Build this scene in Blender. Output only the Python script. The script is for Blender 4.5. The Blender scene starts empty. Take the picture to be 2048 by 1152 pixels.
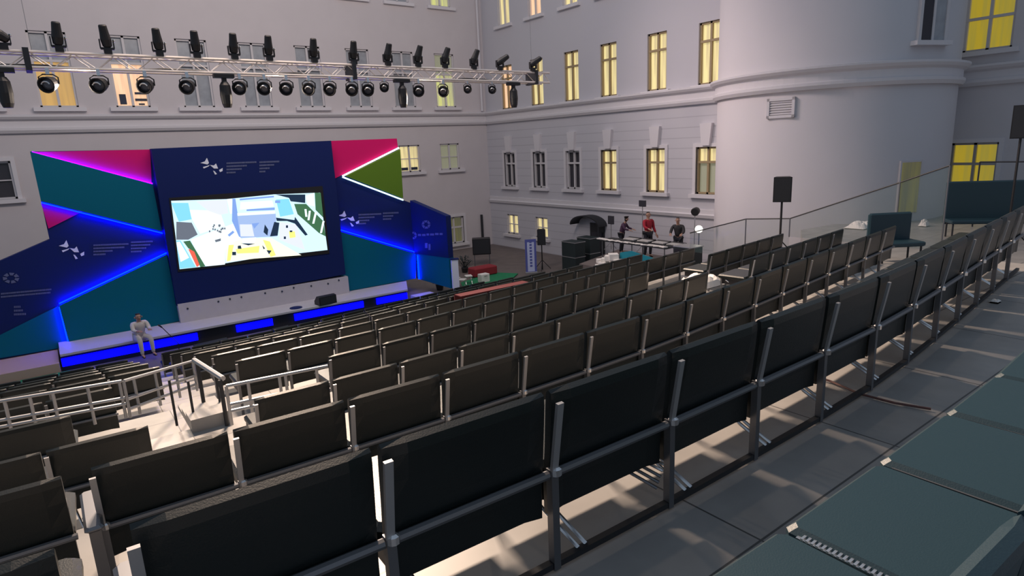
import bpy, math, random
from mathutils import Vector, Matrix
random.seed(7)
# ------------------------------------------------------------------ camera
CH = 5.4                                   # camera height above the courtyard floor
CA = Vector((0.79911882, -0.59958083, -0.04372575))
CB = Vector((0.16770523, 0.15248775, 0.97397450))
CW = Vector((0.57730760, 0.78565280, -0.22240868))
F = 1245.0
S = bpy.context.scene
cam_d = bpy.data.cameras.new('camera'); cam = bpy.data.objects.new('camera', cam_d)
S.collection.objects.link(cam)
cam_d.sensor_width = 36; cam_d.lens = F / 2048 * 36; cam_d.clip_start = .05; cam_d.clip_end = 300
M = Matrix.Identity(4)
for i in range(3):
    M[i][0] = CA[i]; M[i][1] = CB[i]; M[i][2] = -CW[i]
M[2][3] = CH
cam.matrix_world = M
S.camera = cam
# ------------------------------------------------------------------ light
S.view_settings.view_transform = 'Standard'; S.view_settings.look = 'None'
S.view_settings.gamma = 1; S.view_settings.use_curve_mapping = False
S.view_settings.exposure = 0.0
wd = bpy.data.worlds.new('dusk_sky'); S.world = wd; wd.use_nodes = True
bg = wd.node_tree.nodes['Background']
bg.inputs[0].default_value = (.40, .50, .64, 1); bg.inputs[1].default_value = .50
def area(name, loc, target, size, power, col, sy=None, spread=180):
    d = bpy.data.lights.new(name, 'AREA'); d.spread = math.radians(spread); d.energy = power; d.color = col; d.size = size
    if sy: d.shape = 'RECTANGLE'; d.size_y = sy
    o = bpy.data.objects.new(name, d); S.collection.objects.link(o)
    o.location = loc
    o.rotation_euler = (Vector(target) - Vector(loc)).to_track_quat('-Z', 'Y').to_euler()
    return o
area('facade_wash_light', (6.5, 14.5, 15), (7.5, 29, 7), 13, 1150, (1, .85, .78), 3)
area('tower_wash_light', (9, 20.5, 14.5), (18.6, 12.6, 5.5), 3, 150, (1, .80, .76), 3, spread=62)
area('tribune_wash_light', (5, 15.6, 14.8), (3.5, 3, 3.0), 3, 2300, (1, .76, .58), .5, spread=110)
# ------------------------------------------------------------------ helpers
COL = S.collection
def ray(x, y): return CA * ((x - 1024) / F) - CB * ((y - 576) / F) + CW
def at(x, y, X=None, Y=None, Z=None):
    d = ray(x, y)
    k = X / d.x if X is not None else (Y / d.y if Y is not None else (Z - CH) / d.z)
    return Vector((d.x * k, d.y * k, CH + d.z * k))
def pix(p):
    p = Vector(p) - Vector((0, 0, CH)); k = p.dot(CW)
    if k < .05: return (-9999, -9999)
    return (1024 + F * p.dot(CA) / k, 576 - F * p.dot(CB) / k)
MATS = {}
def mat(name, col, rough=.6, metal=0, emit=None, es=0, noise=0, nscale=6, bump=0, spec=None, kind=None):
    m = bpy.data.materials.new(name); m.use_nodes = True; nt = m.node_tree; b = nt.nodes['Principled BSDF']
    c = tuple(col) + (1,)
    b.inputs['Base Color'].default_value = c
    b.inputs['Roughness'].default_value = rough; b.inputs['Metallic'].default_value = metal
    if spec is not None: b.inputs['Specular IOR Level'].default_value = spec
    if emit: b.inputs['Emission Color'].default_value = tuple(emit) + (1,); b.inputs['Emission Strength'].default_value = es
    if noise or bump:
        tc = nt.nodes.new('ShaderNodeTexCoord'); n = nt.nodes.new('ShaderNodeTexNoise')
        n.inputs['Scale'].default_value = nscale; n.inputs['Detail'].default_value = 6
        nt.links.new(tc.outputs['Object'], n.inputs['Vector'])
        if noise:
            r = nt.nodes.new('ShaderNodeMix'); r.data_type = 'RGBA'
            r.inputs[6].default_value = tuple(v * (1 - noise) for v in col) + (1,)
            r.inputs[7].default_value = tuple(min(1, v * (1 + noise)) for v in col) + (1,)
            nt.links.new(n.outputs['Fac'], r.inputs[0]); nt.links.new(r.outputs[2], b.inputs['Base Color'])
        if bump:
            bp = nt.nodes.new('ShaderNodeBump'); bp.inputs['Strength'].default_value = bump; bp.inputs['Distance'].default_value = .02
            nt.links.new(n.outputs['Fac'], bp.inputs['Height']); nt.links.new(bp.outputs[0], b.inputs['Normal'])
    MATS[name] = m
    return m
def floor_mat():
    m = mat('tile_floor', (.3, .3, .31), .42); nt = m.node_tree; b = nt.nodes['Principled BSDF']
    tc = nt.nodes.new('ShaderNodeTexCoord'); br = nt.nodes.new('ShaderNodeTexBrick'); mp = nt.nodes.new('ShaderNodeMapping')
    mp.inputs['Location'].default_value = (.35, .42, 0)
    nt.links.new(tc.outputs['Object'], mp.inputs[0]); nt.links.new(mp.outputs[0], br.inputs['Vector'])
    br.offset = 0; br.inputs['Scale'].default_value = 1; br.inputs['Brick Width'].default_value = 1.22; br.inputs['Row Height'].default_value = .82
    br.inputs['Mortar Size'].default_value = .006; br.inputs['Mortar Smooth'].default_value = .3
    br.inputs['Color1'].default_value = (.31, .30, .29, 1); br.inputs['Color2'].default_value = (.35, .335, .32, 1); br.inputs['Mortar'].default_value = (.08, .08, .08, 1)
    n = nt.nodes.new('ShaderNodeTexNoise'); n.inputs['Scale'].default_value = 2.5; n.inputs['Detail'].default_value = 8
    nt.links.new(tc.outputs['Object'], n.inputs['Vector'])
    mx = nt.nodes.new('ShaderNodeMix'); mx.data_type = 'RGBA'; mx.blend_type = 'OVERLAY'; mx.inputs[0].default_value = .35
    nt.links.new(br.outputs['Color'], mx.inputs[6]); nt.links.new(n.outputs['Fac'], mx.inputs[7]); nt.links.new(mx.outputs[2], b.inputs['Base Color'])
def rust_mat():                             # rendered wall with horizontal joints below the string course
    m = mat('rusticated_render', (.56, .545, .58), .85); nt = m.node_tree; b = nt.nodes['Principled BSDF']
    g = nt.nodes.new('ShaderNodeNewGeometry'); s = nt.nodes.new('ShaderNodeSeparateXYZ'); nt.links.new(g.outputs['Position'], s.inputs[0])
    def mth(op, a, v=None):
        k = nt.nodes.new('ShaderNodeMath'); k.operation = op; nt.links.new(a, k.inputs[0])
        if v is not None: k.inputs[1].default_value = v
        return k.outputs[0]
    w = mth('LESS_THAN', mth('FRACT', mth('MULTIPLY', s.outputs[2], 2.6)), .1)
    lo = mth('LESS_THAN', s.outputs[2], 6.3); k = nt.nodes.new('ShaderNodeMath'); k.operation = 'MULTIPLY'; nt.links.new(w, k.inputs[0]); nt.links.new(lo, k.inputs[1])
    mx = nt.nodes.new('ShaderNodeMix'); mx.data_type = 'RGBA'; mx.inputs[6].default_value = (.56, .545, .58, 1); mx.inputs[7].default_value = (.47, .455, .49, 1)
    nt.links.new(k.outputs[0], mx.inputs[0]); nt.links.new(mx.outputs[2], b.inputs['Base Color'])
floor_mat(); rust_mat()
mat('wall_render', (.60, .555, .565), .88, noise=.05, nscale=1.3)
mat('rotunda_render', (.62, .585, .60), .88, noise=.03, nscale=1)
mat('white_trim', (.68, .65, .67), .7)
mat('window_white', (.62, .59, .60), .6)
mat('courtyard_stone', (.16, .13, .12), .7, noise=.3, nscale=2)
mat('tribune_riser', (.05, .05, .05), .8)
mat('black_leather', (.0055, .010, .0105), .36, bump=.08, nscale=180)
mat('teal_leather', (.016, .044, .060), .42, bump=.08, nscale=180)
mat('seat_steel', (.20, .205, .22), .42, .75)
mat('bracket_steel', (.42, .42, .43), .4, .6)
mat('dark_steel', (.035, .037, .042), .5, .4)
mat('chrome', (.75, .75, .76), .25, .9)
mat('truss_alu', (.85, .76, .70), .35, .5)
mat('black_plastic', (.012, .011, .013), .5)
mat('lens_glass', (.10, .10, .12), .1, .2)
mat('navy_board', (.010, .020, .11), .55, spec=.12)
mat('teal_board', (.002, .125, .20), .55, spec=.12)
mat('pink_board', (.66, .010, .14), .55, spec=.12)
mat('green_board', (.115, .22, .022), .55, spec=.12)
mat('board_side', (.02, .03, .06), .6)
mat('white_vinyl', (.80, .82, .92), .5)
mat('grey_vinyl', (.12, .14, .27), .5)
mat('led_blue', (0, 0, .3), .5, emit=(.0, .002, 1), es=60)
mat('led_front', (0, 0, .3), .5, emit=(.0, .0, 1), es=3)
mat('led_violet', (0, 0, .3), .5, emit=(.06, .0, 1), es=34)
mat('red_cable', (.16, .07, .06), .6)
mat('led_white', (.8, .8, .8), .5, emit=(1, .9, 1), es=2.2)
mat('led_cyan', (.5, .8, .8), .5, emit=(.6, .9, 1), es=1.6)
mat('stage_white', (.52, .49, .54), .6, noise=.06, nscale=5)
mat('stage_black', (.015, .015, .02), .7)
mat('green_carpet', (.01, .22, .09), .9, noise=.4, nscale=12)
mat('peach_floor', (.50, .33, .27), .7)
mat('red_cloth', (.28, .02, .03), .8)
mat('dull_red_cloth', (.09, .012, .016), .85)
mat('teal_cloth', (.004, .22, .30), .7)
mat('white_paper', (.85, .80, .75), .7)
mat('crate_green', (.018, .030, .032), .6)
mat('banner_blue', (.10, .12, .40), .6)
mat('banner_white', (.55, .60, .85), .6)
mat('skin', (.42, .24, .17), .6)
mat('hair_dark', (.02, .014, .012), .7)
mat('jacket_red', (.34, .01, .025), .8)
mat('jacket_plum', (.07, .03, .07), .8)
mat('jacket_dark', (.03, .028, .03), .8)
mat('shirt_white', (.60, .55, .52), .8)
mat('trousers_dark', (.02, .022, .03), .8)
mat('lamp_lit', (.9, .9, .8), .5, emit=(1, .95, .8), es=3)
def glow(name, c, s, c2=None, sc=3.0):      # lit curtains behind window glass
    m = mat(name, tuple(v * .5 for v in c), .35, emit=c, es=s)
    if c2:
        nt = m.node_tree; b = nt.nodes['Principled BSDF']
        tc = nt.nodes.new('ShaderNodeTexCoord'); w = nt.nodes.new('ShaderNodeTexNoise'); mp = nt.nodes.new('ShaderNodeMapping')
        mp.inputs['Scale'].default_value = (sc * 3, sc * 3, .5)
        nt.links.new(tc.outputs['Object'], mp.inputs[0]); nt.links.new(mp.outputs[0], w.inputs['Vector']); w.inputs['Scale'].default_value = 1.0
        mx = nt.nodes.new('ShaderNodeMix'); mx.data_type = 'RGBA'; mx.inputs[6].default_value = tuple(c2) + (1,); mx.inputs[7].default_value = tuple(c) + (1,)
        cr = nt.nodes.new('ShaderNodeMapRange'); cr.inputs[1].default_value = .38; cr.inputs[2].default_value = .62
        nt.links.new(w.outputs['Fac'], cr.inputs[0]); nt.links.new(cr.outputs[0], mx.inputs[0]); nt.links.new(mx.outputs[2], b.inputs['Emission Color'])
    return m
glow('pane_yellow', (.95, .80, .38), .74, (.58, .49, .27))
mat('amber_frame', (.36, .27, .15), .6)
glow('pane_orange', (.72, .44, .14), .62, (.58, .36, .13))
glow('pane_peach', (1, .68, .42), .8, (.85, .5, .3))
glow('pane_lime', (.72, .74, .26), .65, (.42, .40, .30))
glow('pane_gold', (.52, .38, .03), .62, (.42, .34, .05))
glow('pane_dim_gold', (.16, .15, .06), .6, (.1, .1, .07))
mat('pane_grey', (.34, .36, .39), .25, noise=.35, nscale=3)
mat('pane_dark', (.035, .035, .045), .2)
mat('pane_curtain', (.30, .31, .24), .5, emit=(.5, .5, .32), es=.25)
g = mat('balustrade_glass', (.12, .2, .2), .08); g.node_tree.nodes['Principled BSDF'].inputs['Alpha'].default_value = .14

class MB:
    def __init__(s): s.v = []; s.f = []; s.m = []; s.slots = []; s.cur = 0
    def use(s, name):
        if name not in s.slots: s.slots.append(name)
        s.cur = s.slots.index(name); return s
    def add(s, vs, fs):
        o = len(s.v); s.v += [tuple(v) for v in vs]
        for f in fs: s.f.append(tuple(i + o for i in f)); s.m.append(s.cur)
        return s
    def box(s, x0, x1, y0, y1, z0, z1):
        return s.add([(x0, y0, z0), (x1, y0, z0), (x1, y1, z0), (x0, y1, z0), (x0, y0, z1), (x1, y0, z1), (x1, y1, z1), (x0, y1, z1)],
                     [(3, 2, 1, 0), (4, 5, 6, 7), (0, 1, 5, 4), (1, 2, 6, 5), (2, 3, 7, 6), (3, 0, 4, 7)])
    def prism(s, pts, vec):
        n = len(pts); vec = Vector(vec); pts = [Vector(p) for p in pts]
        return s.add(pts + [p + vec for p in pts], [tuple(range(n))[::-1], tuple(range(n, 2 * n))] + [(i, (i + 1) % n, (i + 1) % n + n, i + n) for i in range(n)])
    def tube(s, pts, r, n=8, r2=None):
        pts = [Vector(p) for p in pts]; rings = []
        for i, p in enumerate(pts):
            d = (pts[min(i + 1, len(pts) - 1)] - pts[max(i - 1, 0)]).normalized()
            up = Vector((0, 0, 1)) if abs(d.z) < .9 else Vector((1, 0, 0))
            a = d.cross(up).normalized(); b = d.cross(a)
            rr = r if r2 is None else r + (r2 - r) * i / (len(pts) - 1)
            rings.append([p + a * math.cos(2 * math.pi * k / n) * rr + b * math.sin(2 * math.pi * k / n) * rr for k in range(n)])
        vs = [v for q in rings for v in q]; fs = []
        for i in range(len(pts) - 1):
            for k in range(n): fs.append((i * n + k, i * n + (k + 1) % n, (i + 1) * n + (k + 1) % n, (i + 1) * n + k))
        fs.append(tuple(range(n))[::-1]); fs.append(tuple((len(pts) - 1) * n + k for k in range(n)))
        return s.add(vs, fs)
    def bar(s, a, b, w, h):                 # flat bar between two points
        a = Vector(a); b = Vector(b); d = (b - a).normalized()
        up = Vector((0, 0, 1)) if abs(d.z) < .9 else Vector((0, 1, 0))
        x = d.cross(up).normalized() * w / 2; y = d.cross(x).normalized() * h / 2
        return s.prism([a - x - y, a + x - y, a + x + y, a - x + y], b - a)
    def lathe(s, c, axis, prof, n=16):      # profile of (distance along axis, radius)
        c = Vector(c); ax = Vector(axis).normalized(); up = Vector((0, 0, 1)) if abs(ax.z) < .9 else Vector((1, 0, 0))
        a = ax.cross(up).normalized(); b = ax.cross(a); vs = []; fs = []
        for t, r in prof:
            for k in range(n): vs.append(c + ax * t + (a * math.cos(2 * math.pi * k / n) + b * math.sin(2 * math.pi * k / n)) * max(r, .0005))
        for i in range(len(prof) - 1):
            for k in range(n): fs.append((i * n + k, i * n + (k + 1) % n, (i + 1) * n + (k + 1) % n, (i + 1) * n + k))
        fs.append(tuple(range(n))[::-1]); fs.append(tuple((len(prof) - 1) * n + k for k in range(n)))
        return s.add(vs, fs)
    def rbox(s, x0, x1, y0, y1, z0, z1, b=.015):    # chamfered box
        X = [(x0 + b, y0), (x1 - b, y0), (x1, y0 + b), (x1, y1 - b), (x1 - b, y1), (x0 + b, y1), (x0, y1 - b), (x0, y0 + b)]
        cx, cy = (x0 + x1) / 2, (y0 + y1) / 2
        def ring(z, k):
            sx = 1 - k / ((x1 - x0) / 2); sy = 1 - k / ((y1 - y0) / 2)
            return [(cx + (x - cx) * sx, cy + (y - cy) * sy, z) for x, y in X]
        R = ring(z0, b) + ring(z0 + b, 0) + ring(z1 - b, 0) + ring(z1, b)
        fs = [tuple(range(8))[::-1], tuple(range(24, 32))]
        for i in range(3):
            for k in range(8): fs.append((i * 8 + k, i * 8 + (k + 1) % 8, (i + 1) * 8 + (k + 1) % 8, (i + 1) * 8 + k))
        return s.add(R, fs)
    def build(s, name, mats=None, parent=None, loc=None, smooth=False):
        me = bpy.data.meshes.new(name)
        off = Vector(loc) if loc is not None else Vector((0, 0, 0))
        me.from_pydata([tuple(Vector(v) - off) for v in s.v], [], s.f)
        if s.slots:
            for n in s.slots: me.materials.append(MATS[n])
            me.polygons.foreach_set('material_index', s.m)
        elif mats: me.materials.append(MATS[mats])
        if smooth: me.polygons.foreach_set('use_smooth', [True] * len(me.polygons))
        me.update()
        o = bpy.data.objects.new(name, me); COL.objects.link(o)
        if loc is not None: o.location = loc
        if parent is not None: o.parent = parent
        return o
def tag(o, label, cat=None, group=None, kind=None):
    if label: o['label'] = label
    if cat: o['category'] = cat
    if group: o['group'] = group
    if kind: o['kind'] = kind
    return o
def empty(name, loc, rz=0):
    o = bpy.data.objects.new(name, None); COL.objects.link(o); o.location = loc; o.rotation_euler = (0, 0, rz); o.empty_display_size = .2
    return o
def copy_tree(o, parent=None):
    c = o.copy(); COL.objects.link(c); c.parent = parent
    for ch in list(o.children): copy_tree(ch, c)
    return c
ORD = ['zeroth', 'first', 'second', 'third', 'fourth', 'fifth', 'sixth', 'seventh', 'eighth', 'ninth', 'tenth', 'eleventh', 'twelfth', 'thirteenth', 'fourteenth', 'fifteenth', 'sixteenth', 'seventeenth', 'eighteenth', 'nineteenth', 'twentieth', 'twenty-first', 'twenty-second', 'twenty-third', 'twenty-fourth', 'twenty-fifth']
# ------------------------------------------------------------------ the setting: courtyard, facades
BW, RW, WW = 28.9, 20.0, 24.2               # back wall plane Y, right wall plane X, far wing plane X
TOP = 14.5
tag(MB().box(-14, 30, -8, 33, -.3, 0).build('floor', 'courtyard_stone'), 'dark brown paved courtyard ground between the stage and the walls', 'floor', kind='structure')
def facade(name, m, axis, plane, a0, a1, cols, label, depth=.5, top=TOP):
    """cols: list of (centre, width, [(z0,z1),...]) holes; solid elsewhere."""
    mb = MB()
    def b(u0, u1, z0, z1):
        if u1 - u0 < 1e-4 or z1 - z0 < 1e-4: return
        if axis == 'x': mb.box(u0, u1, plane, plane + depth, z0, z1)
        else: mb.box(plane, plane + depth, u0, u1, z0, z1)
    u = a0
    for c, w, hs in sorted(cols):
        b(u, c - w / 2, 0, top); z = 0
        for h0, h1 in sorted(hs): b(c - w / 2, c + w / 2, z, h0); z = h1
        b(c - w / 2, c + w / 2, z, top); u = c + w / 2
    b(u, a1, 0, top)
    return tag(mb.build(name, m), label, 'wall', kind='structure')
wi = [0]
def window(axis, plane, c, w, z0, z1, pane, label, transom=None, surround=True, upper=None, sill=True, keystone=False, items=None, frame='window_white'):
    """a recessed casement window; outward is -Y (axis x) or -X (axis y)"""
    wi[0] += 1
    root = empty('window_%d' % wi[0], (c, plane, z0) if axis == 'x' else (plane, c, z0), 0 if axis == 'x' else -math.pi / 2)
    tag(root, label, 'window', kind='structure')
    h = z1 - z0; hw = w / 2; d = .12
    fr = MB(); t = .07
    fr.box(-hw, -hw + t, d - .05, d + .05, 0, h); fr.box(hw - t, hw, d - .05, d + .05, 0, h)
    fr.box(-hw, hw, d - .05, d + .05, 0, t); fr.box(-hw, hw, d - .05, d + .05, h - t, h)
    fr.box(-t * .6, t * .6, d - .05, d + .04, 0, h)
    if transom: fr.box(-hw, hw, d - .06, d + .04, h * transom - t * .6, h * transom + t * .6)
    else: fr.box(-hw, hw, d - .04, d + .04, h * .5 - .02, h * .5 + .02)
    fr.build('window_frame', frame, root)
    ht = h * transom if transom else h
    MB().box(-hw + .03, -.01, d + .05, d + .09, .03, ht).build('pane', pane, root)
    MB().box(.01, hw - .03, d + .05, d + .09, .03, ht).build('pane', pane, root)
    if transom: MB().box(-hw + .03, hw - .03, d + .05, d + .09, ht, h - .03).build('pane', upper or pane, root)
    if surround:
        s_ = MB(); e = .13
        s_.box(-hw - e, -hw, -.05, .05, 0, h + e); s_.box(hw, hw + e, -.05, .05, 0, h + e); s_.box(-hw, hw, -.05, .05, h, h + e)
        s_.build('surround', 'white_trim', root)
    if sill: MB().box(-hw - .22, hw + .22, -.16, .1, -.14, 0).build('sill', 'white_trim', root)
    if keystone:
        MB().prism([(-.17, -.14, h + .05), (.17, -.14, h + .05), (.26, -.14, h + .85), (-.26, -.14, h + .85)], (0, .16, 0)).build('keystone', 'white_trim', root)
    if items:
        for (x0, x1, zz0, zz1) in items: MB().box(x0, x1, d - .0, d + .045, zz0, zz1).build('window_item', 'board_side', root)
    return root
BX = [-1.31, 1.05, 3.41, 5.77, 8.13, 10.49, 12.85, 15.2, 17.57]
RY = [26.9, 24.45, 21.97, 19.65, 17.03, 14.6]
# back wall: upper rows, tall middle row, row below the string course, ground row
bh = {}
bcols = []
for i, x in enumerate(BX):
    hs = [(7.5, 10.13), (12.36, 14.2)]
    if i in (0, 7, 8): hs.append((4.32, 5.66))
    if i == 8: hs.append((.35, 1.8))
    bcols.append((x, 1.16, hs))
facade('wall_back', 'wall_render', 'x', BW, -14, RW + .5, bcols, 'pale grey rendered facade standing behind the stage backdrop')
mid = ['pane_grey', 'pane_orange', 'pane_peach', 'pane_grey', 'pane_grey', 'pane_grey', 'pane_grey', 'pane_grey', 'pane_lime']
mlab = ['cut off by the left edge', 'amber lit, behind the left end of the truss', 'peach lit with objects on its sill, behind the truss', 'grey curtained, third from the left behind the truss', 'grey curtained, fourth from the left behind the truss', 'grey curtained, fifth from the left behind the truss', 'grey curtained, sixth from the left behind the truss', 'grey curtained, seventh from the left behind the truss', 'lime lit, nearest the courtyard corner behind the truss']
for i, x in enumerate(BX):
    window('x', BW, x, 1.16, 7.5, 10.13, mid[i], 'tall window ' + mlab[i], transom=.62, upper='pane_grey' if i < 8 else 'pane_curtain', surround=False, items=[(-.42, -.2, .12, .5), (.1, .5, .25, .34), (.12, .5, .5, .58), (.2, .4, .1, .16)] if i == 2 else None)
    if i >= 6:
        window('x', BW, x, 1.16, 12.36, 14.2, 'pane_lime' if i == 8 else 'pane_grey', ['', '', '', '', '', '', 'grey top floor window cut by the upper edge of the photo', 'grey top floor window with white sill above the truss', 'lime lit top floor window nearest the corner'][i], surround=False)
window('x', BW, BX[0], 1.16, 4.32, 5.66, 'pane_dark', 'dark window beside the upper left corner of the stage backdrop', surround=True)
window('x', BW, BX[7], 1.16, 4.32, 5.66, 'pane_yellow', 'yellow lit window beside the right top of the stage backdrop', surround=False, items=[(-.45, -.1, .1, .24), (.1, .45, .1, .24)])
window('x', BW, BX[8], 1.16, 4.32, 5.66, 'pane_curtain', 'green curtained window nearest the corner below the string course', surround=False)
window('x', BW, BX[8], 1.16, .35, 1.8, 'pane_dim_gold', 'ground floor window right of the stage backdrop edge', surround=True, transom=.6)
rcols = []
for i, y in enumerate(RY):
    hs = [(3.3, 5.05), (7.27, 9.42), (11.35, 13.4)]
    if i in (0, 1): hs = [(.75, 1.8)] + hs
    rcols.append((y, .96, hs))
facade('wall_right', 'rusticated_render', 'y', RW, 10.9, BW + .5, rcols, 'lavender grey wall with horizontal joints, right of the courtyard corner')
for i, y in enumerate(RY):
    pos = ['nearest the corner', 'second from the corner', 'third from the corner', 'fourth from the corner', 'fifth from the corner', 'beside the rounded tower'][i]
    window('y', RW, y, .96, 7.27, 9.42, 'pane_yellow' if i else 'pane_peach', 'tall yellow lit upper window on the right wall, ' + pos, transom=.7, surround=False, frame='amber_frame')
    window('y', RW, y, .96, 3.3, 5.05, ['pane_dark', 'pane_dark', 'pane_dark', 'pane_yellow', 'pane_yellow', 'pane_curtain'][i], ['dark', 'dark', 'dark', 'yellow lit', 'yellow lit', 'half curtained'][i] + ' lower window under a keystone, ' + pos, transom=.68, upper=['pane_dark', 'pane_dark', 'pane_dark', 'pane_yellow', 'pane_yellow', 'pane_yellow'][i], keystone=True, frame='window_white' if i < 3 else 'amber_frame')
    if i < 4:
        window('y', RW, y, .96, 11.35, 13.4, 'pane_yellow' if i != 1 else 'pane_peach', 'yellow lit top floor window on the right wall, ' + pos, transom=.7, surround=False)
    if i < 2: window('y', RW, y, .96, .75, 1.8, 'pane_yellow', 'small yellow ground floor window on the right wall, ' + pos, surround=False)
for i, y in enumerate([26.9, 24.45, 21.97]):
    pass
# rounded tower
TC, TR = (21.6, 11.0), 3.55
a0 = math.atan2(14.11 - TC[1], RW - TC[0]); a1 = math.atan2(8.6 - TC[1], WW - TC[0]) + 2 * math.pi
mb = MB(); N = 72; vs = []; fs = []
for k in range(N + 1):
    a = a0 + (a1 - a0) * k / N
    for r in (TR, TR - .4):
        for z in (0, TOP): vs.append((TC[0] + math.cos(a) * r, TC[1] + math.sin(a) * r, z))
for k in range(N):
    i = 4 * k; j = i + 4
    fs += [(i, i + 1, j + 1, j), (i + 2, j + 2, j + 3, i + 3), (i + 1, i + 3, j + 3, j + 1)]
mb.add(vs, fs); o = mb.build('wall_tower', 'rotunda_render', smooth=False)
for k, p in enumerate(o.data.polygons): p.use_smooth = True
tag(o, 'large smooth rounded stair tower of pale pinkish grey render', 'wall', kind='structure')
facade('wall_wing', 'rotunda_render', 'y', WW, -6, 9.4, [(7.5, 1.3, [(7.65, 10.6), (2.75, 4.85)])], 'shaded grey wing wall right of the rounded tower')
window('y', WW, 7.5, 1.3, 7.65, 10.6, 'pane_gold', 'large gold lit window at the top right of the photo', transom=.33, surround=False)
window('y', WW, 7.5, 1.3, 2.75, 4.85, 'pane_gold', 'gold lit doorway window on the shaded wing beside the tower', transom=.68, surround=True, sill=False, frame='bracket_steel')
def tower_point(x, y):
    d = ray(x, y); a = d.x ** 2 + d.y ** 2; b = -2 * (d.x * TC[0] + d.y * TC[1]); c = TC[0] ** 2 + TC[1] ** 2 - TR ** 2
    k = (-b - math.sqrt(max(b * b - 4 * a * c, 0))) / (2 * a)
    return Vector((d.x * k, d.y * k, CH + d.z * k))
def tower_thing(px, py, name, label, cat, builder, kind=None):
    p = tower_point(px, py); n = Vector((p.x - TC[0], p.y - TC[1], 0)).normalized()
    root = empty(name, p, math.atan2(n.y, n.x) + math.pi / 2)   # local -Y points out of the wall
    tag(root, label, cat, kind=kind); builder(root); return root
def tw_slit(root):
    w, h = .42, 2.6
    s_ = MB(); s_.box(-w - .1, -w, -.05, .1, 0, h); s_.box(w, w + .1, -.05, .1, 0, h); s_.box(-.04, .04, -.04, .1, 0, h); s_.build('window_frame', 'window_white', root)
    MB().box(-w, -.04, -.02, .05, 0, h).build('pane', 'pane_dark', root); MB().box(.04, w, -.02, .05, 0, h).build('pane', 'pane_grey', root)
    MB().box(-w - .25, w + .2, -.16, .1, -.12, 0).build('sill', 'white_trim', root)
tower_thing(1862, 82, 'window_40', 'narrow half dark window high on the rounded tower', 'window', tw_slit, 'structure')
def tw_low(root):
    w, h = .33, 1.5
    s_ = MB(); s_.box(-w - .05, -w, -.05, .1, 0, h); s_.box(w, w + .05, -.05, .1, 0, h); s_.box(-w, w, -.05, .1, h - .05, h); s_.build('window_frame', 'rotunda_render', root)
    MB().box(-w, w, -.02, .05, 0, h - .05).build('pane', 'pane_dim_gold', root)
tower_thing(1812, 425, 'window_41', 'dim greenish window low on the rounded tower behind the glass balustrade', 'window', tw_low, 'structure')
def tw_vent(root):
    s_ = MB(); s_.box(-.42, -.34, -.05, .12, 0, .58); s_.box(.34, .42, -.05, .12, 0, .58); s_.box(-.42, .42, -.05, .12, 0, .08); s_.box(-.42, .42, -.05, .12, .5, .58); s_.build('frame', 'white_trim', root)
    l = MB()
    for k in range(6): l.prism([(-.34, -.03, .1 + k * .07), (-.34, .02, .13 + k * .07), (-.34, .02, .15 + k * .07), (-.34, -.03, .12 + k * .07)], (.68, 0, 0))
    l.build('louvre', 'white_trim', root)
    MB().box(-.34, .34, .02, .06, .08, .5).build('backing', 'wall_render', root)
tower_thing(1561, 236, 'wall_vent', 'square louvred vent under the string course on the rounded tower', 'vent', tw_vent)
# string course along back wall, corner, right wall, tower and wing
def sweep(path, prof, name, m, label):
    pts = [Vector((x, y, 0)) for x, y in path]; nr = []
    for i in range(len(pts)):
        ns = []
        for j in (i - 1, i):
            if 0 <= j < len(pts) - 1:
                d = (pts[j + 1] - pts[j]).normalized(); ns.append(Vector((d.y, -d.x, 0)))
        n = sum(ns, Vector()).normalized(); k = 1 / max(.35, n.dot(ns[0])); nr.append(n * k)
    vs = []; P = len(prof); fs = []
    for p, n in zip(pts, nr):
        for o_, z in prof: vs.append(p + n * o_ + Vector((0, 0, z)))
    for i in range(len(pts) - 1):
        for k in range(P): fs.append((i * P + k, (i + 1) * P + k, (i + 1) * P + (k + 1) % P, i * P + (k + 1) % P))
    fs.append(tuple(range(P))); fs.append(tuple(range((len(pts) - 1) * P, len(pts) * P))[::-1])
    return tag(MB().add(vs, fs).build(name, m), label, 'moulding', kind='structure')
path = [(-14, BW), (RW, BW), (RW, 14.11)]
for k in range(1, 40):
    a = a0 + (a1 - a0) * k / 40; path.append((TC[0] + math.cos(a) * TR, TC[1] + math.sin(a) * TR))
path += [(WW, 8.6), (WW, -6)]
sweep(path, [(-.05, 6.60), (.10, 6.60), (.16, 6.70), (.16, 6.78), (.09, 6.82), (.09, 7.02), (.20, 7.08), (.26, 7.16), (.26, 7.22), (-.05, 7.26)], 'trim_1', 'white_trim', 'moulded string course running round the whole courtyard')
sweep([(RW, BW - .05), (RW, 14.11)], [(-.05, 2.40), (.08, 2.40), (.12, 2.52), (.06, 2.56), (.06, 2.72), (-.05, 2.74)], 'trim_2', 'white_trim', 'thin ledge under the lower windows of the right wall')
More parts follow.
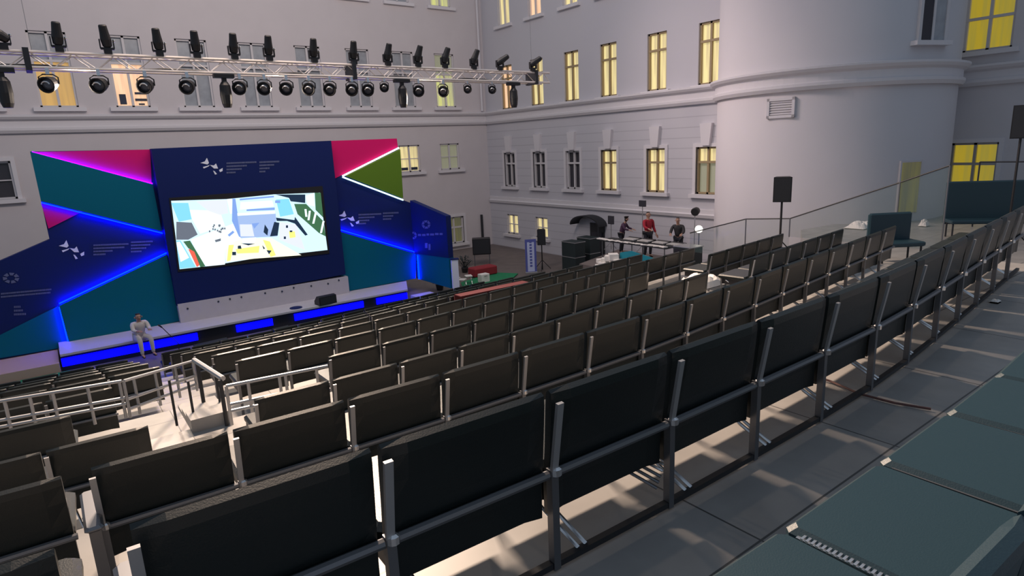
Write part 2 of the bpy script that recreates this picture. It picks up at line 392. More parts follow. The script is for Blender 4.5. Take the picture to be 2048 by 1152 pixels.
# arched entrance canopy on the right wall
c = empty('entrance_canopy', (RW, 20.75, 0)); tag(c, 'black arched canopy over the ground floor entrance in the right wall', 'canopy')
arc = [(math.cos(math.pi * k / 14) * .95, math.sin(math.pi * k / 14) * .45) for k in range(15)]
m_ = MB()
for k in range(14):
    (y0, z0), (y1, z1) = arc[k], arc[k + 1]
    m_.prism([(-.55, y0, 1.72 + z0), (-.55, y1, 1.72 + z1), (-.55, y1 * .95, 1.70 + z1 * .92), (-.55, y0 * .95, 1.70 + z0 * .92)], (.55, 0, 0))
m_.build('hood', 'dark_steel', c)
MB().box(-.06, .0, -.8, .1, 0, 1.8).build('door_recess', 'dark_steel', c)
MB().box(-.1, -.05, -.7, .0, 0, 1.4).build('door_leaf', 'pane_dark', c)
for yy in (-.9,): MB().tube([(-.52, yy, 0), (-.52, yy, 1.75)], .03).build('post', 'dark_steel', c)
# drain pipe on the back wall near the corner
tag(MB().tube([(19.3, BW - .08, 0), (19.3, BW - .08, 1.75)], .07).build('drain_pipe', 'dark_steel'), 'dark drain pipe near the courtyard corner behind the black cabinet', 'pipe')
tag(MB().tube([(19.7, BW - .1, 7.3), (19.7, BW - .1, 14)], .06).build('drain_pipe', 'white_trim'), 'pale drain pipe rising above the string course in the corner', 'pipe')
# ------------------------------------------------------------------ tribune terraces
rail_y = [.35, 1.625, 3.44, 5.10, 6.60, 8.17, 9.77, 11.37, 12.97, 14.57, 16.17]
flz = [3.8, 3.81, 3.23, 2.755, 2.47, 2.17, 1.84, 1.47, 1.07, .67, .30]
def bend(X, c=0, x0=4):
    t = (X - x0) / 2; u = (1.8 - X) / 2; return .11 * (t + math.sqrt(t * t + .16)) + .04 * (u + math.sqrt(u * u + .1))
def slope(X): return (bend(X + .1) - bend(X - .1)) / .2
def terrace(y0, y1, x0, x1, z, lab, bends=True):
    mb = MB(); n = 24 if bends else 1
    xs = [x0 + (x1 - x0) * k / n for k in range(n + 1)]
    for k in range(n):
        xa, xb = xs[k], xs[k + 1]
        ba, bb = (bend(xa), bend(xb)) if bends else (0, 0)
        pts = [(xa, y0 + (ba if y0 > 0 else 0), 0), (xb, y0 + (bb if y0 > 0 else 0), 0), (xb, y1 + bb, 0), (xa, y1 + ba, 0)]
        o = len(mb.v); mb.v += [(p[0], p[1], 0) for p in pts] + [(p[0], p[1], z) for p in pts]
        quads = [((4, 5, 6, 7), 0), ((0, 1, 5, 4), 0), ((2, 3, 7, 6), 0)]
        if k == 0: quads.append(((3, 0, 4, 7), 0))
        if k == n - 1: quads.append(((1, 2, 6, 5), 0))
        for q, mi in quads: mb.f.append(tuple(i + o for i in q)); mb.m.append(0)
    mb.slots = ['tile_floor']
    return tag(mb.build('tribune_step', None), lab, 'step', kind='structure')
terrace(-6, 2.62, -8, 9.0, 3.8, 'grey tiled walkway step the nearest seats stand on')
for i in range(2, 11):
    y0 = rail_y[i] - .83; y1 = (rail_y[i + 1] - .83) if i < 10 else rail_y[i] + 1.0
    x1 = {2: 9.6, 3: 13.6, 4: 13.9}.get(i, 13.0)
    terrace(y0, y1, -8, x1, flz[i], 'beige tiled step under the %s seat row' % ORD[i])
tag(MB().add([(9.0, -5, 0), (24.2, -5, 0), (24.2, 8.6, 0), (17.0, 9.2, 0), (13.6, 7.2, 0), (9.0, 4.4, 0), (9.0, -5, 2.72), (24.2, -5, 2.72), (24.2, 8.6, 2.72), (17.0, 9.2, 2.72), (13.6, 7.2, 2.72), (9.0, 4.4, 2.72)],
    [(6, 7, 8, 9, 10, 11), (0, 1, 7, 6), (2, 3, 9, 8), (3, 4, 10, 9), (4, 5, 11, 10), (5, 0, 6, 11)]).build('side_landing', 'tile_floor'), 'pale landing between the seat rows and the rounded tower', 'landing', kind='structure')
# ------------------------------------------------------------------ seats
W = .65
def make_chair(leather, full=True):
    root = empty('tribune_seat', (0, 0, 0))
    # backrest leans towards the row behind, slightly cushioned
    b = MB(); hw = W / 2 - .015; n = 8
    rows = [(.0, .22), (-.005, .335), (-.012, .38), (-.035, .48), (-.055, .60), (-.068, .69), (-.066, .725), (-.04, .735), (-.015, .722), (-.002, .66), (.02, .50), (.045, .38), (.05, .22)]
    vs = []
    for k in range(n + 1):
        x = -hw + 2 * hw * k / n; e = 1 if 0 < k < n else .55
        for (y, z) in rows:
            cy = -.02
            vs.append((x, cy + (y - cy) * (e if e < 1 else 1), z if e == 1 else z - .006))
    R = len(rows); fs = []
    for k in range(n):
        for r in range(R): fs.append((k * R + r, (k + 1) * R + r, (k + 1) * R + (r + 1) % R, k * R + (r + 1) % R))
    fs.append(tuple(range(R))); fs.append(tuple(range(n * R, (n + 1) * R))[::-1])
    b.add(vs, fs); b.build('backrest', leather, root)
    MB().box(-hw + .02, hw - .02, .055, .50, .24, .325).build('underframe', 'black_plastic', root)
    MB().rbox(-hw, hw, .055, .55, .325, .395, .02).build('seat_cushion', 'teal_leather' if leather == 'teal_leather' else 'black_leather', root)
    MB().tube([(-W / 2 + .001, -.035, .40), (W / 2 - .001, -.035, .40)], .017).build('rear_rail', 'seat_steel', root)
    leg = MB().box(-W / 2 + .002, -W / 2 + .034, -.052, -.018, 0, .42).build('leg', 'seat_steel', root)
    MB().bar((-W / 2 + .015, -.05, .42), (-W / 2 + .015, -.095, .70), .028, .014).build('bracket', 'bracket_steel' if full else 'seat_steel', root)
    if full:
        MB().bar((-W / 2 + .001, -.035, .02), (W / 2 - .001, -.035, .02), .03, .025).build('floor_bar', 'dark_steel', root)
        br = MB(); br.tube([(-W / 2 + .14, -.03, .03), (-W / 2 + .03, .40, .31)], .009, 6); br.tube([(-W / 2 + .18, -.03, .03), (-W / 2 + .07, .40, .31)], .009, 6)
        br.build('brace', 'chrome', root)
        MB().lathe((-W / 2 + .024, -.05, .41), (0, 0, 1), [(-.01, .022), (.015, .022), (.022, .012)], 10).build('end_cap', 'chrome', leg)
        MB().tube([(-W / 2 + .03, .48, 0), (-W / 2 + .03, .48, .33)], .014, 6).build('leg', 'seat_steel', root)
    return root
near_proto = make_chair('black_leather'); far_proto = make_chair('black_leather', False); own_proto = make_chair('teal_leather')
used = {}
rowname = ['the row beside the camera', 'nearest row', 'second row', 'third row', 'fourth row', 'fifth row', 'sixth row', 'seventh row', 'eighth row', 'ninth row', 'front row by the stage']
def put_rows(i, b0, x0, x1, tagtxt, skip=()):
    """chairs of row i between x0 and x1; module boundary phase b0"""
    proto = own_proto if i == 0 else (near_proto if i <= 3 else far_proto)
    k = math.ceil((x0 - b0) / W - 1e-6); n = 0
    while b0 + (k + 1) * W <= x1 + 1e-6:
        X = b0 - .02 + (k + .5) * W; k += 1
        Yr = rail_y[i] + bend(X); a = math.atan(slope(X))
        p = Vector((X, Yr, flz[i]))
        vis = False
        for dx in (-.3, .3):
            for dy, dz in ((0, .73), (.5, .4), (0, .05)):
                u, v = pix((X + dx, Yr + dy, flz[i] + dz))
                if -10 < u < 2058 and -10 < v < 1162: vis = True
        if not vis: continue
        n += 1
        if proto not in used: o = proto; used[proto] = 1
        else: o = copy_tree(proto)
        o.location = p; o.rotation_euler = (0, 0, a)
        if i == 0: lab = 'teal seat with its cushion towards the walkway, %s from the left beside the camera' % ORD[n]
        else: lab = 'dark green seat %s from the left, %s%s' % (ORD[n], rowname[i], tagtxt)
        tag(o, lab, 'chair', 'tribune seats in ' + rowname[i])
put_rows(0, 1.05, .4, 7.6, '')
put_rows(1, -.08, -2.7, -.05, ', left block'); put_rows(1, .04, .0, 8.6, ', right block')
put_rows(2, -.12, -3.4, -.1, ', left block'); put_rows(2, -.03, -.05, 10.4, ', right block')
put_rows(3, .375, -3.6, .38, ', left block'); put_rows(3, 1.10, 1.0, 7.7, ', middle block'); put_rows(3, 1.10, 8.5, 13.4, ', far block')
put_rows(4, -.10, -4, -.05, ', left block'); put_rows(4, 2.25, 2.2, 8.2, ', middle block'); put_rows(4, 2.25, 9.6, 13.6, ', far block')
for i in range(5, 11):
    b = 2.25
    put_rows(i, b, -3.8 if i > 5 else -3.2, .3 if i == 5 else .98, ', left block'); put_rows(i, b, 1.55, [0, 0, 0, 0, 0, 12.5, 12.2, 11.6, 11.6, 11.8, 11.6][i], ', right block')
for p_ in (near_proto, far_proto, own_proto): assert p_ in used
# armrests at the break in the two nearest rows
def armrest(x, y, z, label):
    r = empty('armrest', (x, y, z)); tag(r, label, 'armrest', 'armrests at the break in the rows')
    MB().rbox(-.04, .04, -.10, .34, .47, .50, .012).build('arm_pad', 'seat_steel', r)
    MB().bar((0, -.02, .0), (0, -.05, .48), .05, .03).build('upright', 'seat_steel', r)
    MB().bar((0, .3, .0), (0, .3, .48), .04, .03).build('upright', 'seat_steel', r)
armrest(.02, 1.60, 3.8, 'grey steel armrest at the break in the nearest row')
armrest(-.07, 3.42, 3.23, 'grey steel armrest at the break in the second row down')
# bundle of folded struts under the nearest row
r = empty('folded_strut_bundle', (1.75, 2.0, 3.8)); tag(r, 'bundle of thin folded struts under a seat of the nearest row', 'bracket')
for k in range(9): MB().tube([(-.02 + k * .035, .10, .30), (.20 + k * .012, -.36, .10 + .024 * k)], .0075, 6).build('strut', 'chrome' if k in (3, 4) else 'seat_steel', r)
# ribbed joint strips between the own-row cushions
for k, xx in enumerate([1.70, 2.35, 3.0, 3.65]):
    s_ = MB(); yb = rail_y[0] + bend(xx)
    s_.box(xx - .011, xx + .011, yb + .08, yb + .50, 4.15, 4.178)
    if k == 0:
        for j in range(26): s_.box(xx - .016, xx + .016, yb + .08 + j * .0158, yb + .088 + j * .0158, 4.178, 4.186)
    tag(s_.build('joint_strip', 'chrome' if k == 0 else 'seat_steel'), ['bright ribbed', 'plain grey', 'slim dark', 'far narrow'][k] + ' metal strip between two teal seat cushions, %s from the left' % ORD[k + 1], 'strip', 'joint strips between the teal cushions')
# guard rails of the aisle
def railing(name, pts, bars, label, posts, drop, r=.018, m='bracket_steel'):
    root = empty(name, (pts[0].x, pts[0].y, pts[0].z - drop)); tag(root, label, 'railing'); o = Vector(root.location)
    for b_ in bars: MB().tube([p - o - Vector((0, 0, b_)) for p in pts], r).build('rail', m, root)
    for p in posts: MB().tube([p - o, p - o - Vector((0, 0, drop))], r * .9).build('post', m, root)
    return root
P = lambda x, y, Y: at(x, y, Y=Y)
def lerp(a, b, t): return a + (b - a) * t
a_, b_ = P(452, 772, 6.45), P(655, 732, 6.45)
railing('guard_rail', [a_, b_], [0, .2, .27], 'three bar steel guard rail left of the fourth row middle block', [lerp(a_, b_, t) for t in (0, .2, .5, .56, .88)], .42)
a_, b_ = P(-20, 806, 7.9), P(243, 762, 7.9)
railing('guard_rail', [a_, b_], [0, .2, .27], 'steel guard rail behind the left seat block below', [lerp(a_, b_, t) for t in (.1, .28, .45, .72, .98)], .44)
a_, b_ = P(247, 762, 7.9), P(385, 722, 9.3)
railing('guard_rail', [a_, b_], [0, .22, .34], 'steel guard rail running obliquely beside the aisle steps', [lerp(a_, b_, t) for t in (.0, .12, .4, .7, 1)], .44)
a_, b_ = P(388, 720, 8.0), P(446, 757, 7.2)
railing('hand_rail', [a_, b_], [0], 'short thick hand rail on dark posts in the middle aisle', [], .9, .03)
for (x, y, Y) in ((394, 724, 7.9), (440, 760, 7.2)):
    p = P(x, y, Y); tag(MB().tube([(p.x, p.y, flz[4]), p], .022).build('rail_post', 'dark_steel'), 'dark rail post in the middle aisle, ' + ('left' if x < 400 else 'right') + ' one of two', 'post')
# stair treads with equipment in the aisle
t = empty('aisle_steps', (1.1, 8.0, flz[4])); tag(t, 'small loose staircase of beige treads in the middle aisle', 'steps')
for k in range(3): MB().box(-.22, .2, -.75 + k * .3, -.45 + k * .3, 0, .05 * (3 - k)).build('tread', 'tile_floor', t)
for (x, y, s1) in ((.78, 7.6, .1), (.95, 7.5, .07), (1.28, 7.75, .12)):
    tag(MB().tube([(x, y, flz[4]), (x, y, flz[4] + .45 + s1)], .014).build('floor_stanchion', 'dark_steel'), 'thin dark stanchion on the beige aisle floor, %s' % {.1: 'leftmost', .07: 'middle one', .12: 'rightmost'}[s1], 'post', 'stanchions in the aisle')
# ------------------------------------------------------------------ stage and backdrop
PY = 21.5; ST = .5
def stage():
    r = empty('stage', (5, 20.5, 0)); tag(r, 'low white stage platform with blue light along its front edge', 'stage')
    L = Vector(r.location)
    top = [(-.35, 20.0), (10.0, 20.0), (11.1, 22.3), (-.35, 22.3)]
    m = MB(); m.prism([(x - L.x, y - L.y, ST - .06) for x, y in top], (0, 0, .06)); m.build('deck', 'stage_white', r)
    m = MB(); m.prism([(x - L.x, y - L.y + (.12 if y < 21 else 0), 0) for x, y in top], (0, 0, ST - .061)); m.build('skirt', 'stage_black', r)
    for (x0, x1) in ((-.35, 3.0), (4.1, 5.2), (5.9, 8.3), (8.8, 10.0)):
        MB().box(x0 - L.x, x1 - L.x, -.44, -.385, .14, .36).build('light_strip', 'led_front', r)
    m = MB(); m.box(10.1 - L.x, 10.9 - L.x, -1.6, -.5, 0, .26); m.build('side_step', 'stage_white', r)
    MB().box(10.1 - L.x, 10.9 - L.x, -1.66, -1.61, .05, .24).build('light_strip', 'led_front', r)
    # white plinth under the screen
    m = MB(); m.box(2.75 - L.x, 8.25 - L.x, .62, 1.3, ST, 1.1); m.build('plinth', 'stage_white', r)
    m = MB()
    for x, z in ((3.0, .92), (3.9, .98), (4.25, 1.0), (4.6, 1.0), (5.35, 1.0), (5.9, .96), (6.3, 1.02), (6.9, .98), (7.5, .96), (7.9, 1.02)): m.lathe((x - L.x, .625, z), (0, -1, 0), [(0, .03), (.02, .03)], 8)
    m.build('downlight', 'board_side', r)
stage()
tag(MB().box(-8, -.4, 19.9, 22.3, 0, .3).build('side_platform', 'peach_floor'), 'low peach coloured platform left of the white stage', 'platform')
tag(MB().box(-8, -.2, 19.0, 19.85, 0, .07).build('green_strip', 'green_carpet'), 'green carpet strip on the ground left of the stage', 'carpet')
tag(MB().box(3.2, 10, 18.6, 19.55, 0, .07).build('green_strip', 'green_carpet'), 'green carpet strip on the ground before the stage front', 'carpet')
bk = empty('stage_backdrop', (5, PY, ST)); tag(bk, 'wide angular stage backdrop in navy, teal, pink and green with blue light lines', 'backdrop')
BO = Vector(bk.location)
def board(name, px, m, d, t=.08, Y=PY, parent=bk):
    """a panel traced in the backdrop's plane, its face d in front of PY"""
    pts = [at(x, y, Y=Y) for x, y in px]
    pts = [Vector((p.x, Y - d, p.z)) - BO for p in pts]
    mb = MB(); mb.prism(pts, (0, t, 0)); return mb.build(name, m, parent)
def strip(px0, px1, m, d, w=.03, dep=.05, Y=PY):
    a, b = at(*px0, Y=Y), at(*px1, Y=Y)
    a = Vector((a.x, Y - d, a.z)) - BO; b = Vector((b.x, Y - d, b.z)) - BO
    dd = (b - a).normalized(); n = Vector((-dd.z, 0, dd.x)) * w / 2
    mb = MB(); mb.prism([a - n, a + n, b + n, b - n], (0, dep, 0)); return mb.build('light_line', m, bk)
board('back_board', [(60, 303), (300, 299), (793, 277), (803, 399), (828, 408), (828, 556), (355, 648), (140, 693), (-60, 730), (-60, 548), (99, 479)], 'navy_board', .0, .25)
board('pink_panel', [(66, 304), (300, 299), (303, 366)], 'pink_board', .03, .03)
board('teal_panel', [(60, 303), (304, 368), (322, 462), (82, 402)], 'teal_board', .14, .14)
strip((64, 304), (304, 367), 'led_violet', .12)
strip((83, 405), (324, 466), 'led_blue', .11)
board('pink_panel', [(82, 406), (165, 423), (97, 457)], 'pink_board', .03, .03)
strip((118, 606), (332, 505), 'led_blue', .12)
board('teal_panel', [(118, 610), (332, 508), (357, 640), (140, 693)], 'teal_board', .14, .14)
board('teal_panel', [(-60, 700), (116, 612), (137, 693), (-60, 726)], 'teal_board', .02, .02)
strip((119, 613), (139, 692), 'led_blue', .10, .05)
board('centre_board', [(299, 298), (655, 282), (684, 546), (350, 608)], 'navy_board', .34, .34)
board('pink_panel', [(655, 282), (793, 277), (795, 294), (681, 351), (663, 360)], 'pink_board', .03, .03)
strip((795, 296), (683, 352), 'led_white', .12, .05)
board('green_panel', [(690, 352), (797, 299), (803, 396)], 'green_board', .14, .12)
strip((683, 354), (804, 400), 'led_cyan', .12, .05)
strip((668, 456), (826, 503), 'led_blue', .12)
board('teal_panel', [(668, 460), (828, 507), (828, 556), (682, 583)], 'teal_board', .14, .14)
strip((829, 509), (832, 556), 'led_blue', .30, .06)
# right wing, turned towards the audience
def wing_pt(x, y): return at(x, y, X=11.17)
w_ = [wing_pt(808, 401), wing_pt(892, 432), wing_pt(893, 515), wing_pt(905, 578)]
y_front = w_[1].y
def wz(x, y): return wing_pt(x, y).z
top_b, top_f = at(808, 402, Y=PY).z, wz(892, 432)
mid_b, mid_f = at(829, 507, Y=PY).z, wz(893, 515)
mb = MB(); mb.prism([(11.17, PY, ST), (11.17, y_front, ST), (11.17, y_front, mid_f), (11.17, PY, mid_b)], (.2, 0, 0)); o = mb.build('side_wing', 'teal_board', None)
o.data.transform(Matrix.Translation(-BO)); o.parent = bk
mb = MB(); mb.prism([(11.16, PY, mid_b), (11.16, y_front, mid_f), (11.16, y_front, top_f), (11.16, PY, top_b)], (.2, 0, 0)); o = mb.build('side_wing', 'navy_board', None)
o.data.transform(Matrix.Translation(-BO)); o.parent = bk
# emblems and blurred lettering
def logo(x, y, sc, d, col='white_vinyl', Y=PY):
    mb = MB()
    def poly(pts): mb.prism([Vector((q.x, Y - d, q.z)) - BO for q in [at(x + a * sc, y + b * sc, Y=Y) for a, b in pts]], (0, .012, 0))
    poly([(-22, -2), (-13, -5), (-9, -12), (-5, -2), (-8, 1)]); poly([(-17, 6), (-9, 4), (-3, 2), (-6, 5), (-15, 9)])
    poly([(-3, 2), (5, 3), (9, -1), (13, 9), (5, 9)]); poly([(15, 12), (22, 8), (22, 14), (17, 16)]); poly([(3, 13), (6, 14), (11, 20), (7, 21)])
    mb.build('emblem', col, bk)
def lines(x, y, rows, sc, d, Y=PY, slope=-.04):
    mb = MB()
    for j, L in enumerate(rows):
        cx = 0
        while cx < L:
            w = random.uniform(1.4, 2.6)
            p0 = [(x + cx * sc, y + j * 6.2 * sc + cx * sc * slope), (x + (cx + w) * sc, y + j * 6.2 * sc + cx * sc * slope), (x + (cx + w) * sc, y + (j * 6.2 + 3.2) * sc + cx * sc * slope), (x + cx * sc, y + (j * 6.2 + 3.2) * sc + cx * sc * slope)]
            mb.prism([Vector((q.x, Y - d, q.z)) - BO for q in [at(*q_, Y=Y) for q_ in p0]], (0, .01, 0)); cx += w + .7
    mb.build('lettering', 'grey_vinyl', bk)
logo(418, 328, 1.0, .352); lines(448, 325, [58, 40, 30, 18], 1.0, .35); lines(513, 323, [38, 28, 20, 12], 1.0, .35)
logo(143, 494, 1.15, .012); lines(187, 489, [70, 60, 38, 24], 1.0, .01); lines(262, 483, [42, 38, 30, 20], 1.0, .01)
logo(697, 433, .95, .012); lines(717, 428, [48, 32, 22, 14], .95, .01); lines(766, 425, [32, 20, 16], .95, .01)
def ring(x, y, rx, ry, Y=PY, d=.012):
    mb = MB(); n = 7
    for k in range(n):
        a, b2 = 2 * math.pi * k / n, 2 * math.pi * (k + .72) / n
        q = [(x + rx * math.cos(a), y + ry * math.sin(a)), (x + rx * math.cos(b2), y + ry * math.sin(b2)), (x + .5 * rx * math.cos(b2), y + .5 * ry * math.sin(b2)), (x + .5 * rx * math.cos(a), y + .5 * ry * math.sin(a))]
        mb.prism([Vector((p.x, Y - d, p.z)) - BO for p in [at(*q_, Y=Y) for q_ in q]], (0, .01, 0))
    mb.build('emblem', 'grey_vinyl', bk)
ring(22, 556, 17, 11); lines(2, 586, [100, 98], 1.0, .01, slope=-.09); lines(28, 612, [10, 14, 20], 1.2, .01)
def wring(x, y, r_):
    mb = MB()
    for k in range(6):
        a, b2 = 2 * math.pi * k / 6, 2 * math.pi * (k + .8) / 6
        q = [(x + r_ * math.cos(a), y + r_ * math.sin(a)), (x + r_ * math.cos(b2), y + r_ * math.sin(b2)), (x + .5 * r_ * math.cos(b2), y + .5 * r_ * math.sin(b2)), (x + .5 * r_ * math.cos(a), y + .5 * r_ * math.sin(a))]
        mb.prism([Vector((11.15, p.y, p.z)) - BO for p in [at(*q_, X=11.15) for q_ in q]], (.005, 0, 0))
    mb.build('emblem', 'grey_vinyl', bk)
wring(852, 449, 9); wring(826, 471, 8)
mb = MB()
for (x, y, w, h) in [(836, 468, 6, 4), (844, 468, 7, 4), (853, 467, 5, 4), (860, 467, 8, 4), (870, 466, 7, 4), (879, 466, 6, 4), (850, 486, 5, 10), (857, 488, 4, 12)]:
    mb.prism([Vector((11.15, p.y, p.z)) - BO for p in [at(*q_, X=11.15) for q_ in ((x, y), (x + w, y), (x + w, y + h), (x, y + h))]], (.005, 0, 0))
mb.build('lettering', 'grey_vinyl', bk)
# the screen
sc = empty('video_screen', (5, PY - .36, 2)); tag(sc, 'large lit video screen in the middle of the stage backdrop', 'screen'); SO = Vector(sc.location)
SY = PY - .36
def spoly(px, m, k):
    pts = [at(x, y, Y=SY) for x, y in px]; return [Vector((p.x, -k * .002, p.z - SO.z)) - Vector((SO.x, 0, 0)) for p in pts]
pts = spoly([(338, 396), (645, 372), (659, 507), (356, 544)], '', 0); mb = MB(); mb.prism(pts, (0, .05, 0)); mb.build('bezel', 'black_plastic', sc)
def em(name, c, s=1.3): return mat(name, (0, 0, 0), .5, emit=c, es=s, spec=0)
em('img_white', (.80, .95, 1)); em('img_pale', (.60, .84, .98)); em('img_cyan', (.22, .62, .92)); em('img_blue', (.20, .33, .70)); em('img_mid', (.33, .45, .72))
em('img_grey', (.13, .15, .19)); em('img_dark', (.015, .03, .06)); em('img_yellow', (.85, .85, .22)); em('img_red', (.75, .12, .08)); em('img_green', (.05, .14, .07)); em('img_cream', (.93, .93, .72)); em('img_lav', (.68, .72, .90))
def Z6(*p): return [(320 + x / 5.851, 370 + y / 5.851) for x, y in p]
IMG = [('img_pale', Z6((130, 185), (780, 165), (1330, 110), (1870, 90), (1960, 760), (1100, 860), (560, 950), (230, 985))),
 ('img_white', Z6((360, 640), (560, 560), (860, 450), (960, 640), (880, 650), (760, 760), (760, 930), (560, 950), (500, 930))),
 ('img_white', Z6((330, 290), (700, 300), (760, 480), (470, 570), (380, 410))),
 ('img_lav', Z6((420, 190), (780, 170), (800, 330), (700, 350), (560, 300))),
 ('img_cyan', Z6((130, 210), (330, 210), (370, 400), (220, 430))),
 ('img_grey', Z6((190, 430), (370, 440), (440, 580), (330, 640), (190, 640))),
 ('img_cyan', Z6((190, 650), (240, 650), (420, 960), (230, 980))), ('img_white', Z6((190, 670), (230, 660), (340, 850), (240, 900))),
 ('img_red', Z6((330, 750), (400, 750), (470, 930), (430, 960))), ('img_green', Z6((270, 660), (350, 650), (530, 950), (470, 960), (400, 780), (330, 740))),
 ('img_white', Z6((780, 165), (840, 160), (870, 320), (820, 340))), ('img_blue', Z6((845, 160), (880, 160), (950, 620), (920, 600), (840, 420))),
 ('img_white', Z6((940, 200), (1310, 180), (1330, 250), (930, 290))), ('img_blue', Z6((1010, 285), (1340, 262), (1340, 292), (1010, 305))), ('img_blue', Z6((930, 160), (1330, 125), (1330, 145), (930, 180))),
 ('img_mid', Z6((900, 350), (1350, 330), (1370, 600), (940, 620))), ('img_white', Z6((900, 330), (1340, 300), (1345, 335), (905, 360))), ('img_lav', Z6((930, 460), (1070, 460), (1100, 600), (940, 600))),
 ('img_blue', Z6((1070, 450), (1160, 440), (1100, 510))), ('img_cream', Z6((760, 760), (880, 650), (1120, 620), (1300, 620), (1650, 820), (1100, 860), (770, 900))),
 ('img_white', Z6((960, 620), (1120, 610), (1100, 680), (960, 690))), ('img_dark', Z6((940, 680), (1110, 685), (1030, 705))),
 ('img_yellow', Z6((800, 700), (860, 700), (820, 880), (780, 890))), ('img_yellow', Z6((880, 750), (1160, 710), (1150, 790), (900, 800))), ('img_yellow', Z6((1200, 640), (1280, 660), (1350, 820), (1290, 840))),
 ('img_dark', Z6((840, 780), (885, 780), (885, 820), (840, 820))), ('img_dark', Z6((905, 710), (940, 705), (950, 745), (905, 745))), ('img_dark', Z6((1190, 700), (1225, 740), (1205, 750))), ('img_dark', Z6((1240, 760), (1300, 765), (1270, 810))),
 ('img_cyan', Z6((1350, 170), (1500, 160), (1560, 340), (1400, 370))), ('img_blue', Z6((1340, 180), (1400, 180), (1400, 210), (1340, 210))), ('img_dark', Z6((1350, 380), (1580, 410), (1570, 450), (1480, 420), (1360, 420))),
 ('img_dark', Z6((1220, 460), (1260, 520), (1250, 590), (1205, 550))), ('img_dark', Z6((1330, 430), (1390, 440), (1370, 590), (1280, 600))),
 ('img_lav', Z6((1390, 430), (1590, 460), (1690, 760), (1390, 640))), ('img_yellow', Z6((1500, 540), (1570, 540), (1580, 610), (1510, 620))), ('img_dark', Z6((1510, 530), (1540, 530), (1540, 550), (1510, 550))), ('img_dark', Z6((1465, 470), (1490, 470), (1490, 500), (1465, 500))), ('img_dark', Z6((1440, 600), (1465, 600), (1465, 630), (1440, 630))),
 ('img_dark', Z6((1570, 370), (1720, 580), (1690, 590), (1560, 440))), ('img_green', Z6((1560, 220), (1700, 220), (1900, 420), (1930, 600), (1850, 560), (1600, 340))),
 ('img_dark', Z6((1340, 110), (1690, 110), (1690, 210), (1520, 190), (1500, 150))), ('img_white', Z6((1690, 130), (1790, 90), (1800, 250), (1720, 230))),
 ('img_green', Z6((1800, 90), (1870, 90), (1900, 380), (1810, 290)))]
for x0, y0, x1, y1 in ((1680, 280, 1690, 370), (1730, 300, 1715, 410), (1800, 320, 1770, 450), (1890, 420, 1860, 560)):
    IMG.append(('img_white', Z6((x0, y0), (x0 + 24, y0), (x1 + 24, y1), (x1, y1))))
random.seed(3)
for k in range(16):
    x, y = random.uniform(560, 740), random.uniform(455, 545); IMG.append(('img_grey', Z6((x, y), (x + 16, y - 4), (x + 20, y + 18), (x + 2, y + 20))))
IMG.append(('img_blue', Z6((780, 580), (840, 530), (860, 550), (800, 600)))); IMG.append(('img_grey', Z6((630, 640), (700, 620), (700, 650), (640, 665))))
mb = MB()
for k, (m, p) in enumerate(IMG):
    q = spoly(p, m, k + 1); o_ = len(mb.v); mb.use(m); mb.add(q, [tuple(range(len(q)))])
img = mb.build('picture', None, sc)
# ------------------------------------------------------------------ truss and fixtures
TY = 16.0; zt, zb = CH + 2.19, CH + 1.90
tr = empty('lighting_truss', (5, TY, zb)); tag(tr, 'long aluminium lighting truss hung across the courtyard before the stage', 'truss')
x0, x1 = -3.0, 13.45
for (dy, z, r_) in ((-.2, zt, .032), (.2, zt, .026), (-.2, zb, .032), (.2, zb, .026)):
    MB().tube([(x0 - 5, dy, z - zb), (x1 - 5, dy, z - zb)], r_).build('chord', 'truss_alu', tr)
m = MB(); k = 0; x = x0
while x < x1 - .1:
    xn = min(x + .36, x1)
    za, zc = (zt, zb) if k % 2 else (zb, zt)
    for dy in (-.2, .2): m.tube([(x - 5, dy, za - zb), (xn - 5, dy, zc - zb)], .011, 5)
    m.tube([(x - 5, -.2 if k % 2 else .2, zt - zb), (xn - 5, .2 if k % 2 else -.2, zt - zb)], .009, 5)
    x = xn; k += 1
m.build('lacing', 'truss_alu', tr)
for xx in (.2, 6.9, 12.9):
    mb = MB(); mb.box(xx - .05, xx + .05, -.26, .26, -.06, .36); mb.v = [(v[0] - 5, v[1], v[2]) for v in mb.v]; mb.build('splice_frame', 'dark_steel', tr)
m = MB()
for dy in (-.05, .06): 
    pts = [(x0 - 5 + k * .7, dy + .02 * math.sin(k * 2.1), .04 + .03 * math.sin(k * 1.7)) for k in range(24)]; m.tube(pts, .018, 5)
m.build('cable_run', 'black_plastic', tr)
for xx in (.3, 12.9):
    tag(MB().tube([(xx, TY, zt), (xx, TY, 20)], .004, 6).build('suspension_cable', 'seat_steel'), 'thin steel cable holding the %s end of the lighting truss' % ('left' if xx < 1 else 'right'), 'cable')
def spot_up(tilt):
    r = empty('moving_light', (0, 0, 0))
    MB().box(-.07, .07, -.05, .05, 0, .1).build('clamp', 'black_plastic', r)
    y = MB(); y.box(-.12, .12, -.04, .04, .08, .12); y.box(-.13, -.11, -.035, .035, .1, .28); y.box(.11, .13, -.035, .035, .1, .28); y.build('yoke', 'black_plastic', r)
    d = Vector((math.sin(tilt), -.25, math.cos(tilt))).normalized()
    MB().lathe(Vector((0, 0, .24)) - d * .12, d, [(0, .05), (.03, .085), (.16, .10), (.28, .085), (.42, .075), (.44, .06)], 14).build('lamp_head', 'black_plastic', r)
    MB().lathe(Vector((.1, 0, .26)), (1, 0, 0), [(0, .03), (.05, .03)], 8).build('tilt_knob', 'chrome', r)
    return r
